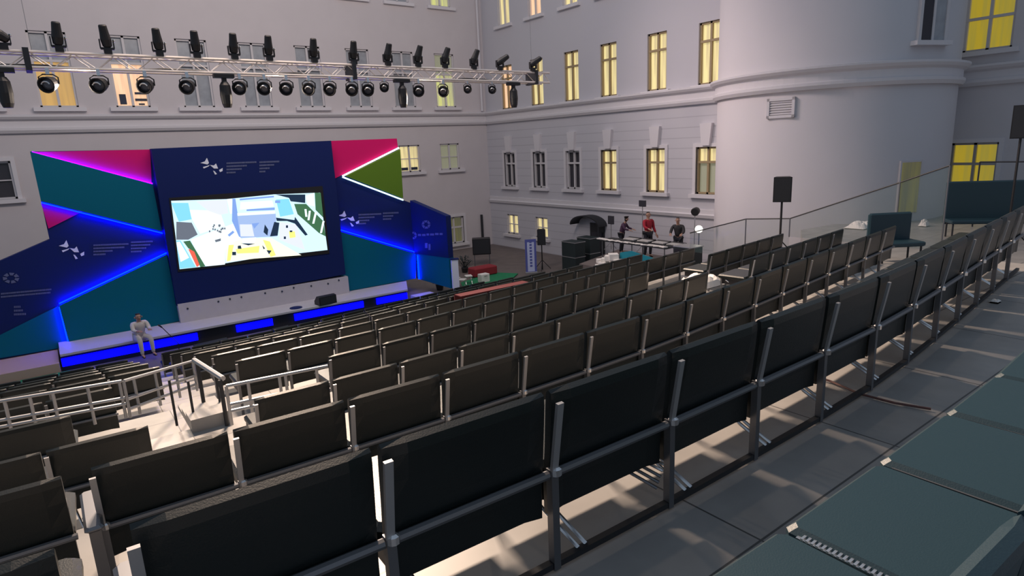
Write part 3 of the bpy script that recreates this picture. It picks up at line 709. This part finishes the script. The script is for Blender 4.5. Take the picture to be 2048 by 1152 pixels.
ups = [(5, 82, -1.0), (115, 78, .05), (213, 86, -.1), (317, 92, -.08), (392, 97, -.05), (468, 103, 0), (538, 108, 0), (628, 114, 0), (708, 120, 0), (776, 127, .15), (836, 124, .22), (890, 129, .3), (948, 134, .35), (1000, 138, 1.0), (1066, 142, 1.0)]
for k, (x, y, t_) in enumerate(ups):
    o = spot_up(t_); p = at(x, y, Y=TY - .2); o.location = (p.x, TY - .2, zt + .02)
    tag(o, 'black moving light standing on top of the truss, %s from the left' % ORD[k + 1], 'stage light', 'moving lights on top of the truss')
def par():
    r = empty('par_light', (0, 0, 0))
    MB().box(-.03, .03, -.03, .03, -.10, .02).build('clamp', 'chrome', r)
    y = MB(); y.tube([(-.15, 0, -.27), (-.15, 0, -.15), (-.08, 0, -.10), (.08, 0, -.10), (.15, 0, -.15), (.15, 0, -.27)], .014, 6); y.build('yoke', 'black_plastic', r)
    c_ = Vector((0, 0, -.27)); d = Vector((-.45, -.8, -.25)).normalized()
    m = MB(); m.lathe(c_ - d * .14, d, [(0, .05), (.02, .11), (.14, .135), (.26, .14), (.27, .15), (.275, .13), (.25, .115), (.2, .10)], 20); cn = m.build('can', 'black_plastic', r)
    MB().lathe(c_ + d * .05, d, [(0, .10), (.015, .098), (.03, .06)], 16).build('lens', 'lens_glass', cn)
    m = MB(); up = (Vector((0, 0, 1)) - d * d.z).normalized(); sd = d.cross(up)
    m.tube([c_ + d * .137 + (up * math.cos(a / 5) + sd * math.sin(a / 5)) * .075 - up * .01 for a in range(-6, 7)], .014, 6); m.build('reflector_rim', 'chrome', cn)
    return r
downs = [(97, 157), (198, 158), (291, 161), (375, 163), (480, 168), (529, 169), (573, 171), (618, 173), (660, 174), (704, 174), (736, 175), (769, 176), (837, 178), (886, 179), (935, 181), (984, 183)]
pr = par(); 
for k, (x, y) in enumerate(downs):
    o = pr if k == 0 else copy_tree(pr); p = at(x, y, Y=TY - .2); o.location = (p.x, TY - .2, zb - .02); 
    s_ = 1.05 if k not in (11, 14, 15) else .8; o.scale = (s_,) * 3
    tag(o, 'round black can light hanging under the truss, %s from the left' % ORD[k + 1], 'stage light', 'can lights under the truss')
def drum():
    r = empty('profile_light', (0, 0, 0))
    MB().box(-.16, .16, -.06, .06, -.06, .0).build('base', 'black_plastic', r)
    MB().box(-.035, .035, -.03, .03, -.14, -.05).build('clamp', 'black_plastic', r)
    MB().lathe((0, 0, -.12), (0, 0, -1), [(0, .05), (.06, .085), (.22, .095), (.36, .08), (.42, .06)], 14).build('lamp_head', 'black_plastic', r)
    return r
dp = drum(); dp.scale = (1.35,) * 3
for k, (x, lab) in enumerate([(5, 'at the left edge of the photo'), (448, 'left of the middle of the truss'), (803, 'right of the middle of the truss'), (1026, 'under the right end of the truss')]):
    o = dp if k == 0 else copy_tree(dp); p = at(x, 160, Y=TY - .2); o.location = (p.x, TY - .2, zb - .03)
    tag(o, 'long black barrel light hanging ' + lab, 'stage light', 'barrel lights under the truss')
# real light from the rig
for x, e in ((1, 170), (5, 170), (9, 150)):
    area('truss_beam_light', (x, TY, zb - .5), (x + 1.5, 4, 3), .3, e, (1, .82, .66))
# ------------------------------------------------------------------ loudspeakers on poles
def pole_speaker(px, top, bot, loc, w, base, label, depth=.35):
    r = empty('pole_loudspeaker', (loc[0], loc[1], base)); tag(r, label, 'loudspeaker')
    ang = math.atan2(loc[1], loc[0]) - math.pi / 2; r.rotation_euler = (0, 0, ang)
    zt_, zb_ = top - base, bot - base
    m = MB(); m.prism([(-w / 2, 0, zb_), (w / 2, 0, zb_), (w * .36, depth, zb_), (-w * .36, depth, zb_)], (0, 0, zt_ - zb_)); m.build('cabinet', 'black_plastic', r)
    MB().box(-w / 2 + .02, w / 2 - .02, -.012, 0, zb_ + .02, zt_ - .02).build('grille', 'dark_steel', r)
    MB().tube([(0, depth * .4, .02), (0, depth * .4, zb_)], .025).build('pole', 'black_plastic', r)
    for k in range(3):
        a = k * 2.09 + .4; MB().tube([(0, depth * .4, .45), (.4 * math.cos(a), depth * .4 + .4 * math.sin(a), .02)], .014, 6).build('leg', 'black_plastic', r)
    return r
d = ray(1565, 380) * 14.6; zt_ = CH + (ray(1565, 354) * 14.6).z; zb_ = CH + (ray(1565, 405) * 14.6).z
pole_speaker(1565, zt_, zb_, (d.x, d.y), .40, 2.47, 'black loudspeaker on a pole before the rounded tower')
d = ray(2046, 240) * 13.5; zt_ = CH + (ray(2046, 210) * 13.5).z; zb_ = CH + (ray(2046, 277) * 13.5).z
pole_speaker(2046, zt_, zb_, (d.x, d.y), .38, 2.72, 'black loudspeaker on a pole cut by the right edge of the photo')
p0 = at(1085, 541, Z=0); k = p0.xy.length / ray(1081, 475).xy.length
pole_speaker(1081, CH + (ray(1081, 459) * k).z, CH + (ray(1081, 491) * k).z, (p0.x, p0.y), .36, 0, 'small black loudspeaker on a stand beside the blue banner')
# black cabinet on legs near the corner
p = at(965, 530, Z=0); k = p.xy.length / ray(965, 500).xy.length
r = empty('equipment_cabinet', (p.x, p.y, 0), math.atan2(p.y, p.x) - math.pi / 2); tag(r, 'black equipment cabinet on thin legs beside the corner drain pipe', 'cabinet')
h0, h1 = CH + (ray(965, 508) * k).z, CH + (ray(965, 475) * k).z
MB().rbox(-.42, .42, -.25, .25, h0, h1, .02).build('case', 'black_plastic', r)
MB().box(-.38, .38, -.27, -.25, h0 + .05, h1 - .05).build('front_panel', 'dark_steel', r)
for sx in (-.35, .35):
    for sy in (-.2, .2): MB().tube([(sx, sy, 0), (sx, sy, h0)], .02, 6).build('leg', 'seat_steel', r)
# roll-up banner
p = at(1063, 547, Z=0); k = p.xy.length / ray(1062, 500).xy.length; ht = CH + (ray(1060, 478) * k).z
r = empty('roll_up_banner', (p.x, p.y, 0), math.atan2(p.y, p.x) - math.pi / 2 + .15); tag(r, 'narrow blue and white roll-up banner standing on the courtyard', 'banner')
MB().box(-.24, .24, -.012, .012, .08, ht).build('fabric', 'banner_blue', r)
MB().box(-.15, .15, -.02, -.013, .1, ht - .12).build('white_field', 'banner_white', r)
MB().rbox(-.26, .26, -.09, .09, 0, .08, .01).build('base', 'bracket_steel', r)
m = MB()
for k2 in range(9): m.box(-.05, .05, -.026, -.021, .3 + k2 * .13, .38 + k2 * .13)
m.build('lettering', 'banner_blue', r)
# white column at the end of the backdrop
p = Vector((11.27, y_front - .2, 0)); k = p.xy.length / ray(904, 540).xy.length; zt_ = CH + (ray(904, 518) * k).z
r = empty('white_lectern', p, -.4); tag(r, 'slim white lectern at the right end of the stage backdrop', 'lectern')
MB().rbox(-.12, .12, -.1, .1, .04, zt_, .012).build('column', 'white_vinyl', r); MB().rbox(-.2, .2, -.16, .16, 0, .04, .01).build('base', 'white_vinyl', r); MB().box(-.15, .15, -.12, .12, zt_, zt_ + .03).build('top', 'navy_board', r)
# green carpet with red cloth, white case
g = [at(930, 590, Z=.02), at(922, 566, Z=.02), at(985, 546, Z=.02), at(1036, 548, Z=.02), at(1005, 575, Z=.02)]
tag(MB().prism(g, (0, 0, .03)).build('green_carpet', 'green_carpet'), 'bright green carpet on the ground right of the stage', 'carpet')
p = at(965, 552, Z=0); tag(MB().rbox(p.x - .55, p.x + .6, p.y - .3, p.y + .3, .05, .42, .04).build('red_cushion', 'red_cloth'), 'red covered bench lying on the green carpet', 'bench')
p = at(968, 566, Z=0)
r = empty('white_case', (p.x, p.y, .05)); tag(r, 'small white case standing on the green carpet', 'case'); MB().rbox(-.2, .2, -.15, .15, 0, .34, .015).build('body', 'white_paper', r); MB().tube([(-.07, -.16, .26), (-.05, -.19, .27), (.05, -.19, .27), (.07, -.16, .26)], .01, 6).build('handle', 'black_plastic', r)
for k, (x, y) in enumerate([(912, 574), (925, 578), (938, 570)]):
    p = at(x, y, Z=0); r = empty('folding_stool', (p.x, p.y, 0), k * .6); tag(r, 'small white folding stool beside the lectern, %s' % ['leftmost', 'middle one', 'rightmost'][k], 'stool', 'stools beside the lectern')
    MB().rbox(-.16, .16, -.14, .14, .36, .40, .01).build('seat', 'white_paper', r)
    for s_ in (-1, 1): MB().tube([(-.14 * s_, -.12, 0), (.14 * s_, -.12, .36)], .012, 6).build('leg', 'chrome', r); MB().tube([(-.14 * s_, .12, 0), (.14 * s_, .12, .36)], .012, 6).build('leg', 'chrome', r)
for k, (x, y) in enumerate([(880, 580), (930, 545)]):
    p = at(x, y, Z=0); r = empty('potted_shrub', (p.x, p.y, 0)); tag(r, 'dark leafy potted shrub ' + ['left of the lectern', 'right of the lectern behind the stools'][k], 'plant')
    MB().lathe((0, 0, 0), (0, 0, 1), [(0, .12), (.22, .16), (.24, .15)], 12).build('pot', 'black_plastic', r)
    m = MB()
    for j in range(90):
        a, b2 = random.uniform(0, 6.28), random.uniform(.2, 1.4); L_ = random.uniform(.25, .5); q = Vector((math.cos(a) * math.cos(b2), math.sin(a) * math.cos(b2), math.sin(b2))) * L_ + Vector((0, 0, .25)); s2 = Vector((-math.sin(a), math.cos(a), 0)) * .035
        m.add([q - s2, q + s2, q + Vector((math.cos(a) * .1, math.sin(a) * .1, .05))], [(0, 1, 2)]); m.tube([(0, 0, .2), q], .004, 4)
    m.build('foliage', 'crate_green', r)
# ------------------------------------------------------------------ control platform at the right wall
tag(MB().prism([(15.4, 11.6, 0), (17.5, 11.6, 0), (17.7, 13.4, 0), (18.6, 14.1, 0), (18.6, 17.8, 0), (15.4, 16.7, 0)], (0, 0, 1.05)).build('control_platform', 'courtyard_stone'), 'raised dark platform carrying the control desk by the right wall', 'platform')
def crate(pxl, pxr, ytop, X, z0, label):
    a, b = at(pxl, ytop, X=X), at(pxr, ytop, X=X); r = empty('flight_case', (X, (a.y + b.y) / 2, z0)); tag(r, label, 'flight case', 'flight cases by the entrance')
    hw = abs(a.y - b.y) / 2; h = a.z - z0
    MB().rbox(-.3, .3, -hw, hw, 0, h, .02).build('body', 'crate_green', r)
    m = MB()
    for z in (.02, h * .48, h - .04): m.box(-.31, .31, -hw - .01, hw + .01, z, z + .03)
    m.build('edge_strip', 'bracket_steel', r)
crate(1133, 1160, 480, 17.9, 0, 'tall dark green flight case with metal edges by the entrance, left one'); crate(1163, 1190, 472, 18.9, 0, 'tall dark green flight case by the entrance canopy, right one')
# control desk
dk = empty('control_desk', (17.1, 15.4, 1.05)); tag(dk, 'long control desk covered with mixing consoles and papers', 'desk')
MB().box(-.35, .35, -1.6, 1.6, .66, .71).build('table_top', 'dark_steel', dk)
for y in (-1.5, .0, 1.5):
    for x in (-.3, .3): MB().tube([(x, y, 0), (x, y, .66)], .02, 6).build('leg', 'seat_steel', dk)
pt = [at(1240, 506, X=16.6), at(1303, 517, X=16.6), at(1240, 536, X=16.6)]
tag(MB().prism([at(1240, 505, X=15.38), at(1262, 502, X=15.38), at(1308, 517, X=15.38), at(1262, 533, X=15.38), at(1238, 536, X=15.38)], (.03, 0, 0)).build('teal_cloth', 'teal_cloth'), 'bright teal cloth hanging in front of the control desk', 'cloth')
random.seed(5)
def console(x, y, X, w, label, m='dark_steel'):
    p = at(x, y, X=X); r = empty('mixing_console', (17.1, p.y, 1.76)); tag(r, label, 'mixing console', 'consoles on the control desk')
    MB().prism([(-.25, -w / 2, 0), (.25, -w / 2, 0), (.25, -w / 2, .14), (-.25, -w / 2, .04)], (0, w, 0)).build('body', m, r)
    s_ = MB()
    for j in range(8): s_.box(-.18, .18, -w / 2 + .04 + j * (w - .08) / 8, -w / 2 + .06 + j * (w - .08) / 8, .085, .12)
    s_.build('fader', 'white_paper', r)
for k, (x, y) in enumerate([(1262, 495), (1290, 488), (1320, 484), (1350, 478)]): console(x, y, 17.1, .6, 'mixing console on the control desk, %s from the left' % ORD[k + 1])
for k in range(12):
    y = 14.1 + k * .27; a = random.uniform(-.5, .5); x = 16.85 + random.uniform(-.05, .3)
    tag(MB().box(-.1, .1, -.14, .14, 0, .012 + .03 * random.random()).build('paper_stack', 'white_paper', None), 'white paper stack %s from the right on the control desk' % ORD[k + 1], 'paper', 'papers on the control desk')
    o = bpy.data.objects[-1] if False else None
ps = [o for o in S.collection.objects if o.name.startswith('paper_stack')]
for k, o in enumerate(ps): o.location = (16.82 + .02 * (k % 3), 13.95 + k * .28, 1.762); o.rotation_euler = (0, 0, random.uniform(-.5, .5))
# monitor on pole and spot stand near the wall
def stand_monitor(x, y, X, w, h, label, spot=False):
    p = at(x, y, X=X); r = empty('stand_light' if spot else 'monitor_stand', (p.x, p.y, 1.05)); tag(r, label, 'stage light' if spot else 'monitor')
    z = p.z - 1.05; MB().tube([(0, 0, .02), (0, 0, z)], .018, 6).build('pole', 'bracket_steel', r)
    for k in range(3): MB().tube([(0, 0, .35), (.3 * math.cos(k * 2.09), .3 * math.sin(k * 2.09), .01)], .012, 5).build('leg', 'bracket_steel', r)
    if spot: MB().lathe((.12, 0, z), (-1, -.3, -.2), [(0, .06), (.05, .13), (.22, .15), (.26, .13)], 12).build('lamp_head', 'black_plastic', r)
    else: MB().rbox(-.04, .04, -w / 2, w / 2, z - h / 2, z + h / 2, .01).build('panel', 'pane_dark', r)
stand_monitor(1285, 407, 18.3, .32, .24, 'small dark monitor on a pole above the person in red')
stand_monitor(1390, 421, 18.3, .3, .2, 'black spot lamp on a stand near the rounded tower', True)
stand_monitor(1222, 440, 18.3, .3, .34, 'dark notice panel on a pole right of the entrance canopy')
p = at(1398, 458, X=17.6); tag(MB().lathe(p, (-1, -.6, 0), [(0, .05), (.04, .13), (.08, .11)], 10).build('work_lamp', 'lamp_lit'), 'small bright work lamp behind the control desk', 'lamp')
tag(MB().tube([(p.x, p.y, 1.05), (p.x, p.y, p.z)], .02, 6).build('lamp_post', 'seat_steel'), 'thin post carrying the bright work lamp', 'post')
p = at(1376, 500, X=15.9)
r = empty('equipment_rack', (16.3, p.y + .3, 1.05)); tag(r, 'black equipment rack at the right end of the control desk', 'rack')
MB().rbox(-.28, .28, -.35, .35, 0, .95, .015).build('case', 'crate_green', r); MB().box(-.3, -.28, -.3, .3, .05, .9).build('front_panel', 'black_plastic', r); MB().box(-.3, .3, -.37, .37, .95, .98).build('top', 'bracket_steel', r)
# white boxes heaped near the cloth
random.seed(11)
for k in range(9):
    x, y = 1200 + (k % 5) * 9, 538 - (k // 5) * 12 - (k % 5) * 2
    p = at(x, y, X=15.2); w = random.uniform(.1, .16)
    tag(MB().rbox(-w, w, -w, w, 0, w * 1.4, .01).build('white_box', 'white_paper', None), 'white box %s from the left in the %s heap beside the teal cloth' % (ORD[k % 5 + 1], ['lower', 'upper'][k // 5]), 'box', 'white boxes heaped left of the teal cloth')
    o = [q for q in COL.objects if q.name.startswith('white_box')][-1]
    o.location = (p.x, p.y, max(p.z, .0)); o.rotation_euler = (0, 0, random.uniform(-1, 1))
hp = at(1215, 540, X=15.2)
tag(MB().box(hp.x - .35, 15.38, hp.y - 1.1, hp.y + 1.0, 0, hp.z - .12).build('box_table', 'dark_steel'), 'dark low table under the heap of white boxes', 'table')
# white sheets and bags lying on the landing between the seat blocks
def bundle(x, y, Z, w, h, label, m='white_paper', n=9):
    p = at(x, y, Z=Z); r = MB(); random.seed(int(x))
    vs = []; fs = []; N = 10
    for i in range(N):
        for j in range(N):
            u, v = i / (N - 1) - .5, j / (N - 1) - .5; e = max(0, 1 - (2 * abs(u)) ** 3) * max(0, 1 - (2 * abs(v)) ** 3)
            vs.append((u * w, v * w * .7, .015 + h * e * random.uniform(.5, 1)))
    for i in range(N - 1):
        for j in range(N - 1): fs.append((i * N + j, (i + 1) * N + j, (i + 1) * N + j + 1, i * N + j + 1))
    k0 = len(vs); vs += [(-w / 2, -w * .35, 0), (w / 2, -w * .35, 0), (w / 2, w * .35, 0), (-w / 2, w * .35, 0)]; fs.append((k0 + 3, k0 + 2, k0 + 1, k0))
    r.add(vs, fs); o = r.build('crumpled_sheet', m); o.location = (p.x, p.y, Z); tag(o, label, 'sheet')
bundle(1400, 570, 2.76, .9, .22, 'crumpled white sheet at the end of the third row middle block')
bundle(1452, 540, 2.48, .9, .2, 'crumpled white sheet behind the gap in the fourth row')
bundle(1500, 522, 2.48, .7, .18, 'white crumpled sheet between the two far seat blocks')
bundle(1720, 455, 2.73, .8, .2, 'white crumpled sheet on the landing right of the far block')
bundle(1848, 452, 2.73, .3, .2, 'small white bag on the pale landing before the tower')
bundle(1990, 605, 3.8, .1, .02, 'tiny scrap on the walkway tiles at the right')
# red cloth over seats in a lower row
p = at(1000, 592, Y=11.15); r = empty('red_cover', (p.x, rail_y[7] + .14, flz[7])); tag(r, 'dull red cover draped over a seat back far down the rows', 'cover')
m = MB(); m.box(-.95, .95, .03, .06, .42, .79); m.box(-.95, .95, -.24, .06, .775, .79); m.build('fabric', 'dull_red_cloth', r)
# ------------------------------------------------------------------ glass balustrade by the tower
GX = 15.6
gp = [at(1380, 466, X=GX), at(1492, 438, X=GX), at(1580, 437, X=GX), at(1800, 365, X=GX), at(1900, 331, X=GX)]
gb = empty('glass_balustrade', (GX, gp[2].y, 2.0)); tag(gb, 'long glass balustrade with thin steel rail before the rounded tower', 'balustrade'); o = Vector(gb.location)
MB().tube([q - o for q in gp], .016, 8).build('hand_rail', 'dark_steel', gb)
for i in range(len(gp) - 1):
    a_, b_ = gp[i], gp[i + 1]; bot = 2.74 if i > 1 else 2.0
    MB().prism([a_ - o, b_ - o, Vector((b_.x, b_.y, bot)) - o, Vector((a_.x, a_.y, bot)) - o], (.012, 0, 0)).build('glass_pane', 'balustrade_glass', gb)
for q, bz in ((gp[1], .0), (gp[2], 2.73), (gp[3], 2.73), (gp[4], 2.73)): MB().tube([Vector((q.x, q.y, bz)) - o, q - o], .018, 6).build('post', 'seat_steel', gb)
q0, q1 = at(1960, 324, X=20), at(2048, 322, X=20)
r = empty('landing_rail', (20, q0.y, 2.72)); tag(r, 'short dark rail before the gold lit doorway window', 'railing'); o = Vector(r.location)
q1 = Vector((20, q1.y - .6, q0.z)); MB().tube([q0 - o, q1 - o], .02, 6).build('rail', 'dark_steel', r)
for q in (q0, q1): MB().tube([q - o, Vector((0, q.y - o.y, 0))], .02, 6).build('post', 'dark_steel', r)
# teal benches on the landing
def bench(x, y, Z, w, h, rot, label):
    p = at(x, y, Z=Z); r = empty('teal_bench', (p.x, p.y, Z), rot); tag(r, label, 'bench')
    MB().rbox(-w / 2, w / 2, 0, .5, .36, .45, .02).build('seat', 'teal_leather', r)
    MB().rbox(-w / 2, w / 2, .48, .58, .3, h, .03).build('backrest', 'teal_leather', r)
    for sx in (-w / 2 + .06, w / 2 - .06):
        for sy in (.06, .44): MB().tube([(sx, sy, 0), (sx, sy, .36)], .02, 6).build('leg', 'dark_steel', r)
bench(2000, 478, 2.72, 2.1, 1.35, -.9, 'teal upholstered bench on the landing at the right edge')
bench(1805, 530, 2.72, .9, 1.0, -.6, 'teal upholstered bench at the far end of the second row')
# ------------------------------------------------------------------ people
def skin_mesh(name, verts, edges, radii, m, parent, sub=1, root=0):
    me = bpy.data.meshes.new(name); me.from_pydata(verts, edges, []); me.materials.append(MATS[m])
    o = bpy.data.objects.new(name, me); COL.objects.link(o); o.parent = parent
    sm = o.modifiers.new('skin', 'SKIN'); sm.use_smooth_shade = True
    for i, r in enumerate(radii): me.skin_vertices[0].data[i].radius = (r, r) if not isinstance(r, tuple) else r
    me.skin_vertices[0].data[root].use_root = True
    ss = o.modifiers.new('subdivision', 'SUBSURF'); ss.levels = sub; ss.render_levels = sub
    return o
def person(loc, rz, label, top, legs, pose='stand', armL=None, armR=None, lean=0.0, s=1.0, hair='hair_dark', hairlen=0):
    """facing local -Y"""
    r = empty('person', loc, rz); r.scale = (s, s, s); tag(r, label, 'person')
    if pose == 'sit':
        hip = .10; J = dict(pel=(0, 0, hip), ch=(0, -.05 - lean, .42), nk=(0, -.07 - lean, .60), hd=(0, -.10 - lean, .70), ht=(0, -.10 - lean, .80))
        for sgn, q in ((-1, 'l'), (1, 'r')): J.update({'hp' + q: (.10 * sgn, -.02, hip), 'kn' + q: (.14 * sgn, -.44, hip + .02), 'an' + q: (.14 * sgn, -.46, hip - .42), 'to' + q: (.15 * sgn, -.62, hip - .46)})
    else:
        J = dict(pel=(0, 0, .93), ch=(0, -lean * .6, 1.25), nk=(0, -lean, 1.46), hd=(0, -lean * 1.25 - .02, 1.58), ht=(0, -lean * 1.3 - .02, 1.68))
        for sgn, q in ((-1, 'l'), (1, 'r')): J.update({'hp' + q: (.095 * sgn, 0, .88), 'kn' + q: (.11 * sgn, -.03, .48), 'an' + q: (.12 * sgn, .02, .08), 'to' + q: (.13 * sgn, -.14, .035)})
    cz = J['ch'][2]; cy = J['ch'][1]
    for sgn, q, arm in ((-1, 'l', armL), (1, 'r', armR)):
        sh = Vector((.18 * sgn, cy - .01, cz + .13)); J['sh' + q] = tuple(sh)
        el, wr = arm if arm else ((.05, .0, -.27), (.02, -.14, -.22))
        e = sh + Vector((el[0] * sgn, el[1], el[2])); w2 = e + Vector((wr[0] * sgn, wr[1], wr[2])); J['el' + q] = tuple(e); J['wr' + q] = tuple(w2); J['pm' + q] = tuple(w2 + (w2 - e).normalized() * .07)
    names = list(J); ix = {n: i for i, n in enumerate(names)}; V_ = [J[n] for n in names]
    E_ = [('pel', 'ch'), ('ch', 'nk'), ('nk', 'hd'), ('hd', 'ht')]
    rad = dict(pel=.105, ch=.11, nk=.05, hd=.085, ht=.07)
    for q in 'lr':
        E_ += [('ch', 'sh' + q), ('sh' + q, 'el' + q), ('el' + q, 'wr' + q), ('wr' + q, 'pm' + q), ('pel', 'hp' + q), ('hp' + q, 'kn' + q), ('kn' + q, 'an' + q), ('an' + q, 'to' + q)]
        for a, b2 in (('sh', .052), ('el', .038), ('wr', .024), ('pm', .03), ('hp', .08), ('kn', .055), ('an', .036), ('to', .03)): rad[a + q] = b2
    E2 = [(ix[a], ix[b2]) for a, b2 in E_]; R_ = [rad[n] for n in names]
    for q, sgn in (('l', -1), ('r', 1)):     # fingers and thumb
        wv = Vector(J['pm' + q]); dr = (wv - Vector(J['wr' + q])).normalized(); sd = Vector((0, 0, 1)).cross(dr)
        if sd.length < .1: sd = Vector((1, 0, 0))
        sd.normalize()
        for k in range(5):
            L_ = (.06, .075, .08, .07, .055)[k] if k else .05; off = sd * (.022 * (k - 2)) if k else sd * -.045
            st = len(V_); base = wv + off + dr * (.02 if k else -.03)
            V_ += [tuple(base), tuple(base + dr * L_ * .5 - Vector((0, 0, .012))), tuple(base + dr * L_ - Vector((0, 0, .03)))]
            E2 += [(ix['pm' + q], st), (st, st + 1), (st + 1, st + 2)]; R_ += [.009, .0085, .007]
    body = skin_mesh('body', V_, E2, R_, 'skin', r)
    hd = Vector(J['hd'])
    m = MB(); m.lathe(hd + Vector((0, -.082, .0)), (0, -1, -.3), [(0, .018), (.03, .012), (.035, .004)], 6); m.build('nose', 'skin', r)
    m = MB()
    for sx in (-.034, .034): m.lathe(hd + Vector((sx, -.083, .03)), (0, -1, 0), [(0, .011), (.006, .008)], 8)
    m.build('eye', 'pane_dark', r)
    MB().box(hd.x - .025, hd.x + .025, hd.y - .095, hd.y - .08, hd.z - .048, hd.z - .040).build('mouth', 'red_cloth', r)
    for sx in (-1, 1): MB().lathe(hd + Vector((.085 * sx, 0, .0)), (sx, 0, 0), [(0, .028), (.015, .022)], 8).build('ear', 'skin', r)
    hv = [tuple(hd + Vector((0, .015, .045))), tuple(hd + Vector((0, .02, .12)))] ; he = [(0, 1)]; hr = [.088, .072]
    if hairlen: hv.append(tuple(hd + Vector((0, .06, -hairlen)))); he.append((0, 2)); hr.append(.06)
    skin_mesh('hair', hv, he, hr, hair, r)
    tv = ['pel', 'ch', 'shl', 'ell', 'wrl', 'shr', 'elr', 'wrr', 'nk']; ti = {n: i for i, n in enumerate(tv)}
    vv = [Vector(J[n]) for n in tv]; vv[8] = vv[1].lerp(vv[8], .75); vv[4] = vv[3].lerp(vv[4], .88); vv[7] = vv[6].lerp(vv[7], .88)
    skin_mesh('jacket', [tuple(v) for v in vv], [(0, 1), (1, 2), (2, 3), (3, 4), (1, 5), (5, 6), (6, 7), (1, 8)], [.14, .145, .075, .058, .042, .075, .058, .042, .075], top, r)
    tv = ['pel', 'hpl', 'knl', 'anl', 'hpr', 'knr', 'anr']
    skin_mesh('trousers', [J[n] for n in tv], [(0, 1), (1, 2), (2, 3), (0, 4), (4, 5), (5, 6)], [.125, .10, .072, .05, .10, .072, .05], legs, r)
    for q in 'lr': 
        a_, t_ = Vector(J['an' + q]), Vector(J['to' + q]); skin_mesh('shoe', [tuple(a_ - Vector((0, -.03, .03))), tuple(t_)], [(0, 1)], [.045, .038], 'black_plastic', r)
    return r
def face(p, extra=0): return math.atan2(-p[1], -p[0]) + math.pi / 2 + extra
reach = ((.06, -.12, -.22), (-.04, -.22, -.05))
p = at(1296, 470, X=18.0); person((18.0, 15.69, 1.05), face((18, 15.7), .6), 'person in a red jacket standing behind the control desk', 'jacket_red', 'trousers_dark', armL=reach, s=1.02)
person((18.0, 17.05, .95 if False else 1.05), face((18, 17), 1.2), 'person in a plum coloured top leaning over the desk, left of the red jacket', 'jacket_plum', 'trousers_dark', armL=reach, armR=reach, lean=.2, s=.86, hairlen=.12)
person((18.0, 14.27, 1.05), face((18, 14.3), -.2), 'person in dark clothes working at the right end of the desk', 'jacket_dark', 'trousers_dark', armL=reach, armR=reach, lean=.12, s=.96)
pp = at(283, 690, Y=19.9); person((pp.x, 19.93, ST), .2, 'person in a white shirt sitting on the front edge of the stage', 'shirt_white', 'shirt_white', pose='sit', lean=.06, armL=((.02, -.12, -.2), (-.05, -.2, .02)), armR=((.02, -.12, -.2), (-.05, -.2, .02)))
# stage bits: microphone stand, monitors, cables
p = at(356, 686, Y=19.4); r = empty('microphone_stand', (p.x, 19.4, 0)); tag(r, 'dark microphone boom stand before the left half of the stage', 'microphone stand')
MB().tube([(0, 0, .02), (0, 0, p.z + .0)], .014, 6).build('pole', 'black_plastic', r); q = at(324, 655, Y=19.4)
MB().tube([(0, 0, p.z), (q.x - p.x, 0, q.z)], .012, 6).build('boom', 'black_plastic', r); MB().lathe((0, 0, 0), (0, 0, 1), [(0, .14), (.02, .14)], 12).build('base', 'black_plastic', r)
MB().lathe((q.x - p.x, 0, q.z), (-.5, 0, .6), [(0, .02), (.1, .025), (.13, .015)], 8).build('microphone', 'black_plastic', r)
def wedge(x, y, Z, w, label):
    p = at(x, y, Z=Z) if Z else at(x, y, Y=19.1); r = empty('stage_monitor', (p.x, p.y, Z), .1); tag(r, label, 'loudspeaker')
    MB().prism([(-w / 2, -.18, 0), (-w / 2, .2, 0), (-w / 2, .2, .12), (-w / 2, .0, .3), (-w / 2, -.18, .28)], (w, 0, 0)).build('cabinet', 'black_plastic', r)
    MB().box(-w / 2 + .03, w / 2 - .03, -.19, -.18, .03, .25).build('grille', 'dark_steel', r)
wedge(652, 607, ST, .62, 'black floor monitor at the right of the white stage'); wedge(504, 617, ST, .16, 'tiny black box lying on the middle of the white stage')
wedge(420, 680, 0, .9, 'black floor monitor on the ground before the stage centre'); wedge(560, 655, 0, .5, 'black floor monitor before the blue stage light')
p = at(592, 616, Z=ST); tag(MB().lathe((p.x, p.y, ST), (0, 0, 1), [(0, .2), (.02, .2), (.03, .15)], 20).build('blue_disc', 'navy_board'), 'flat dark blue disc lying on the white stage', 'disc')
tag(MB().tube([at(380, 700, Z=.02), at(430, 690, Z=.03), at(470, 694, Z=.03), at(520, 676, Z=.03), at(560, 672, Z=.03)], .03, 6).build('floor_cable', 'black_plastic'), 'thick black cable lying before the stage', 'cable')
tag(MB().tube([at(x, y, Z=3.815) for x, y in ((1600, 744), (1660, 762), (1720, 788), (1790, 806), (1862, 818))], .007, 6).build('floor_cable', 'red_cable'), 'thin reddish cable lying across the grey walkway tiles', 'cable')
bpy.context.view_layer.update()
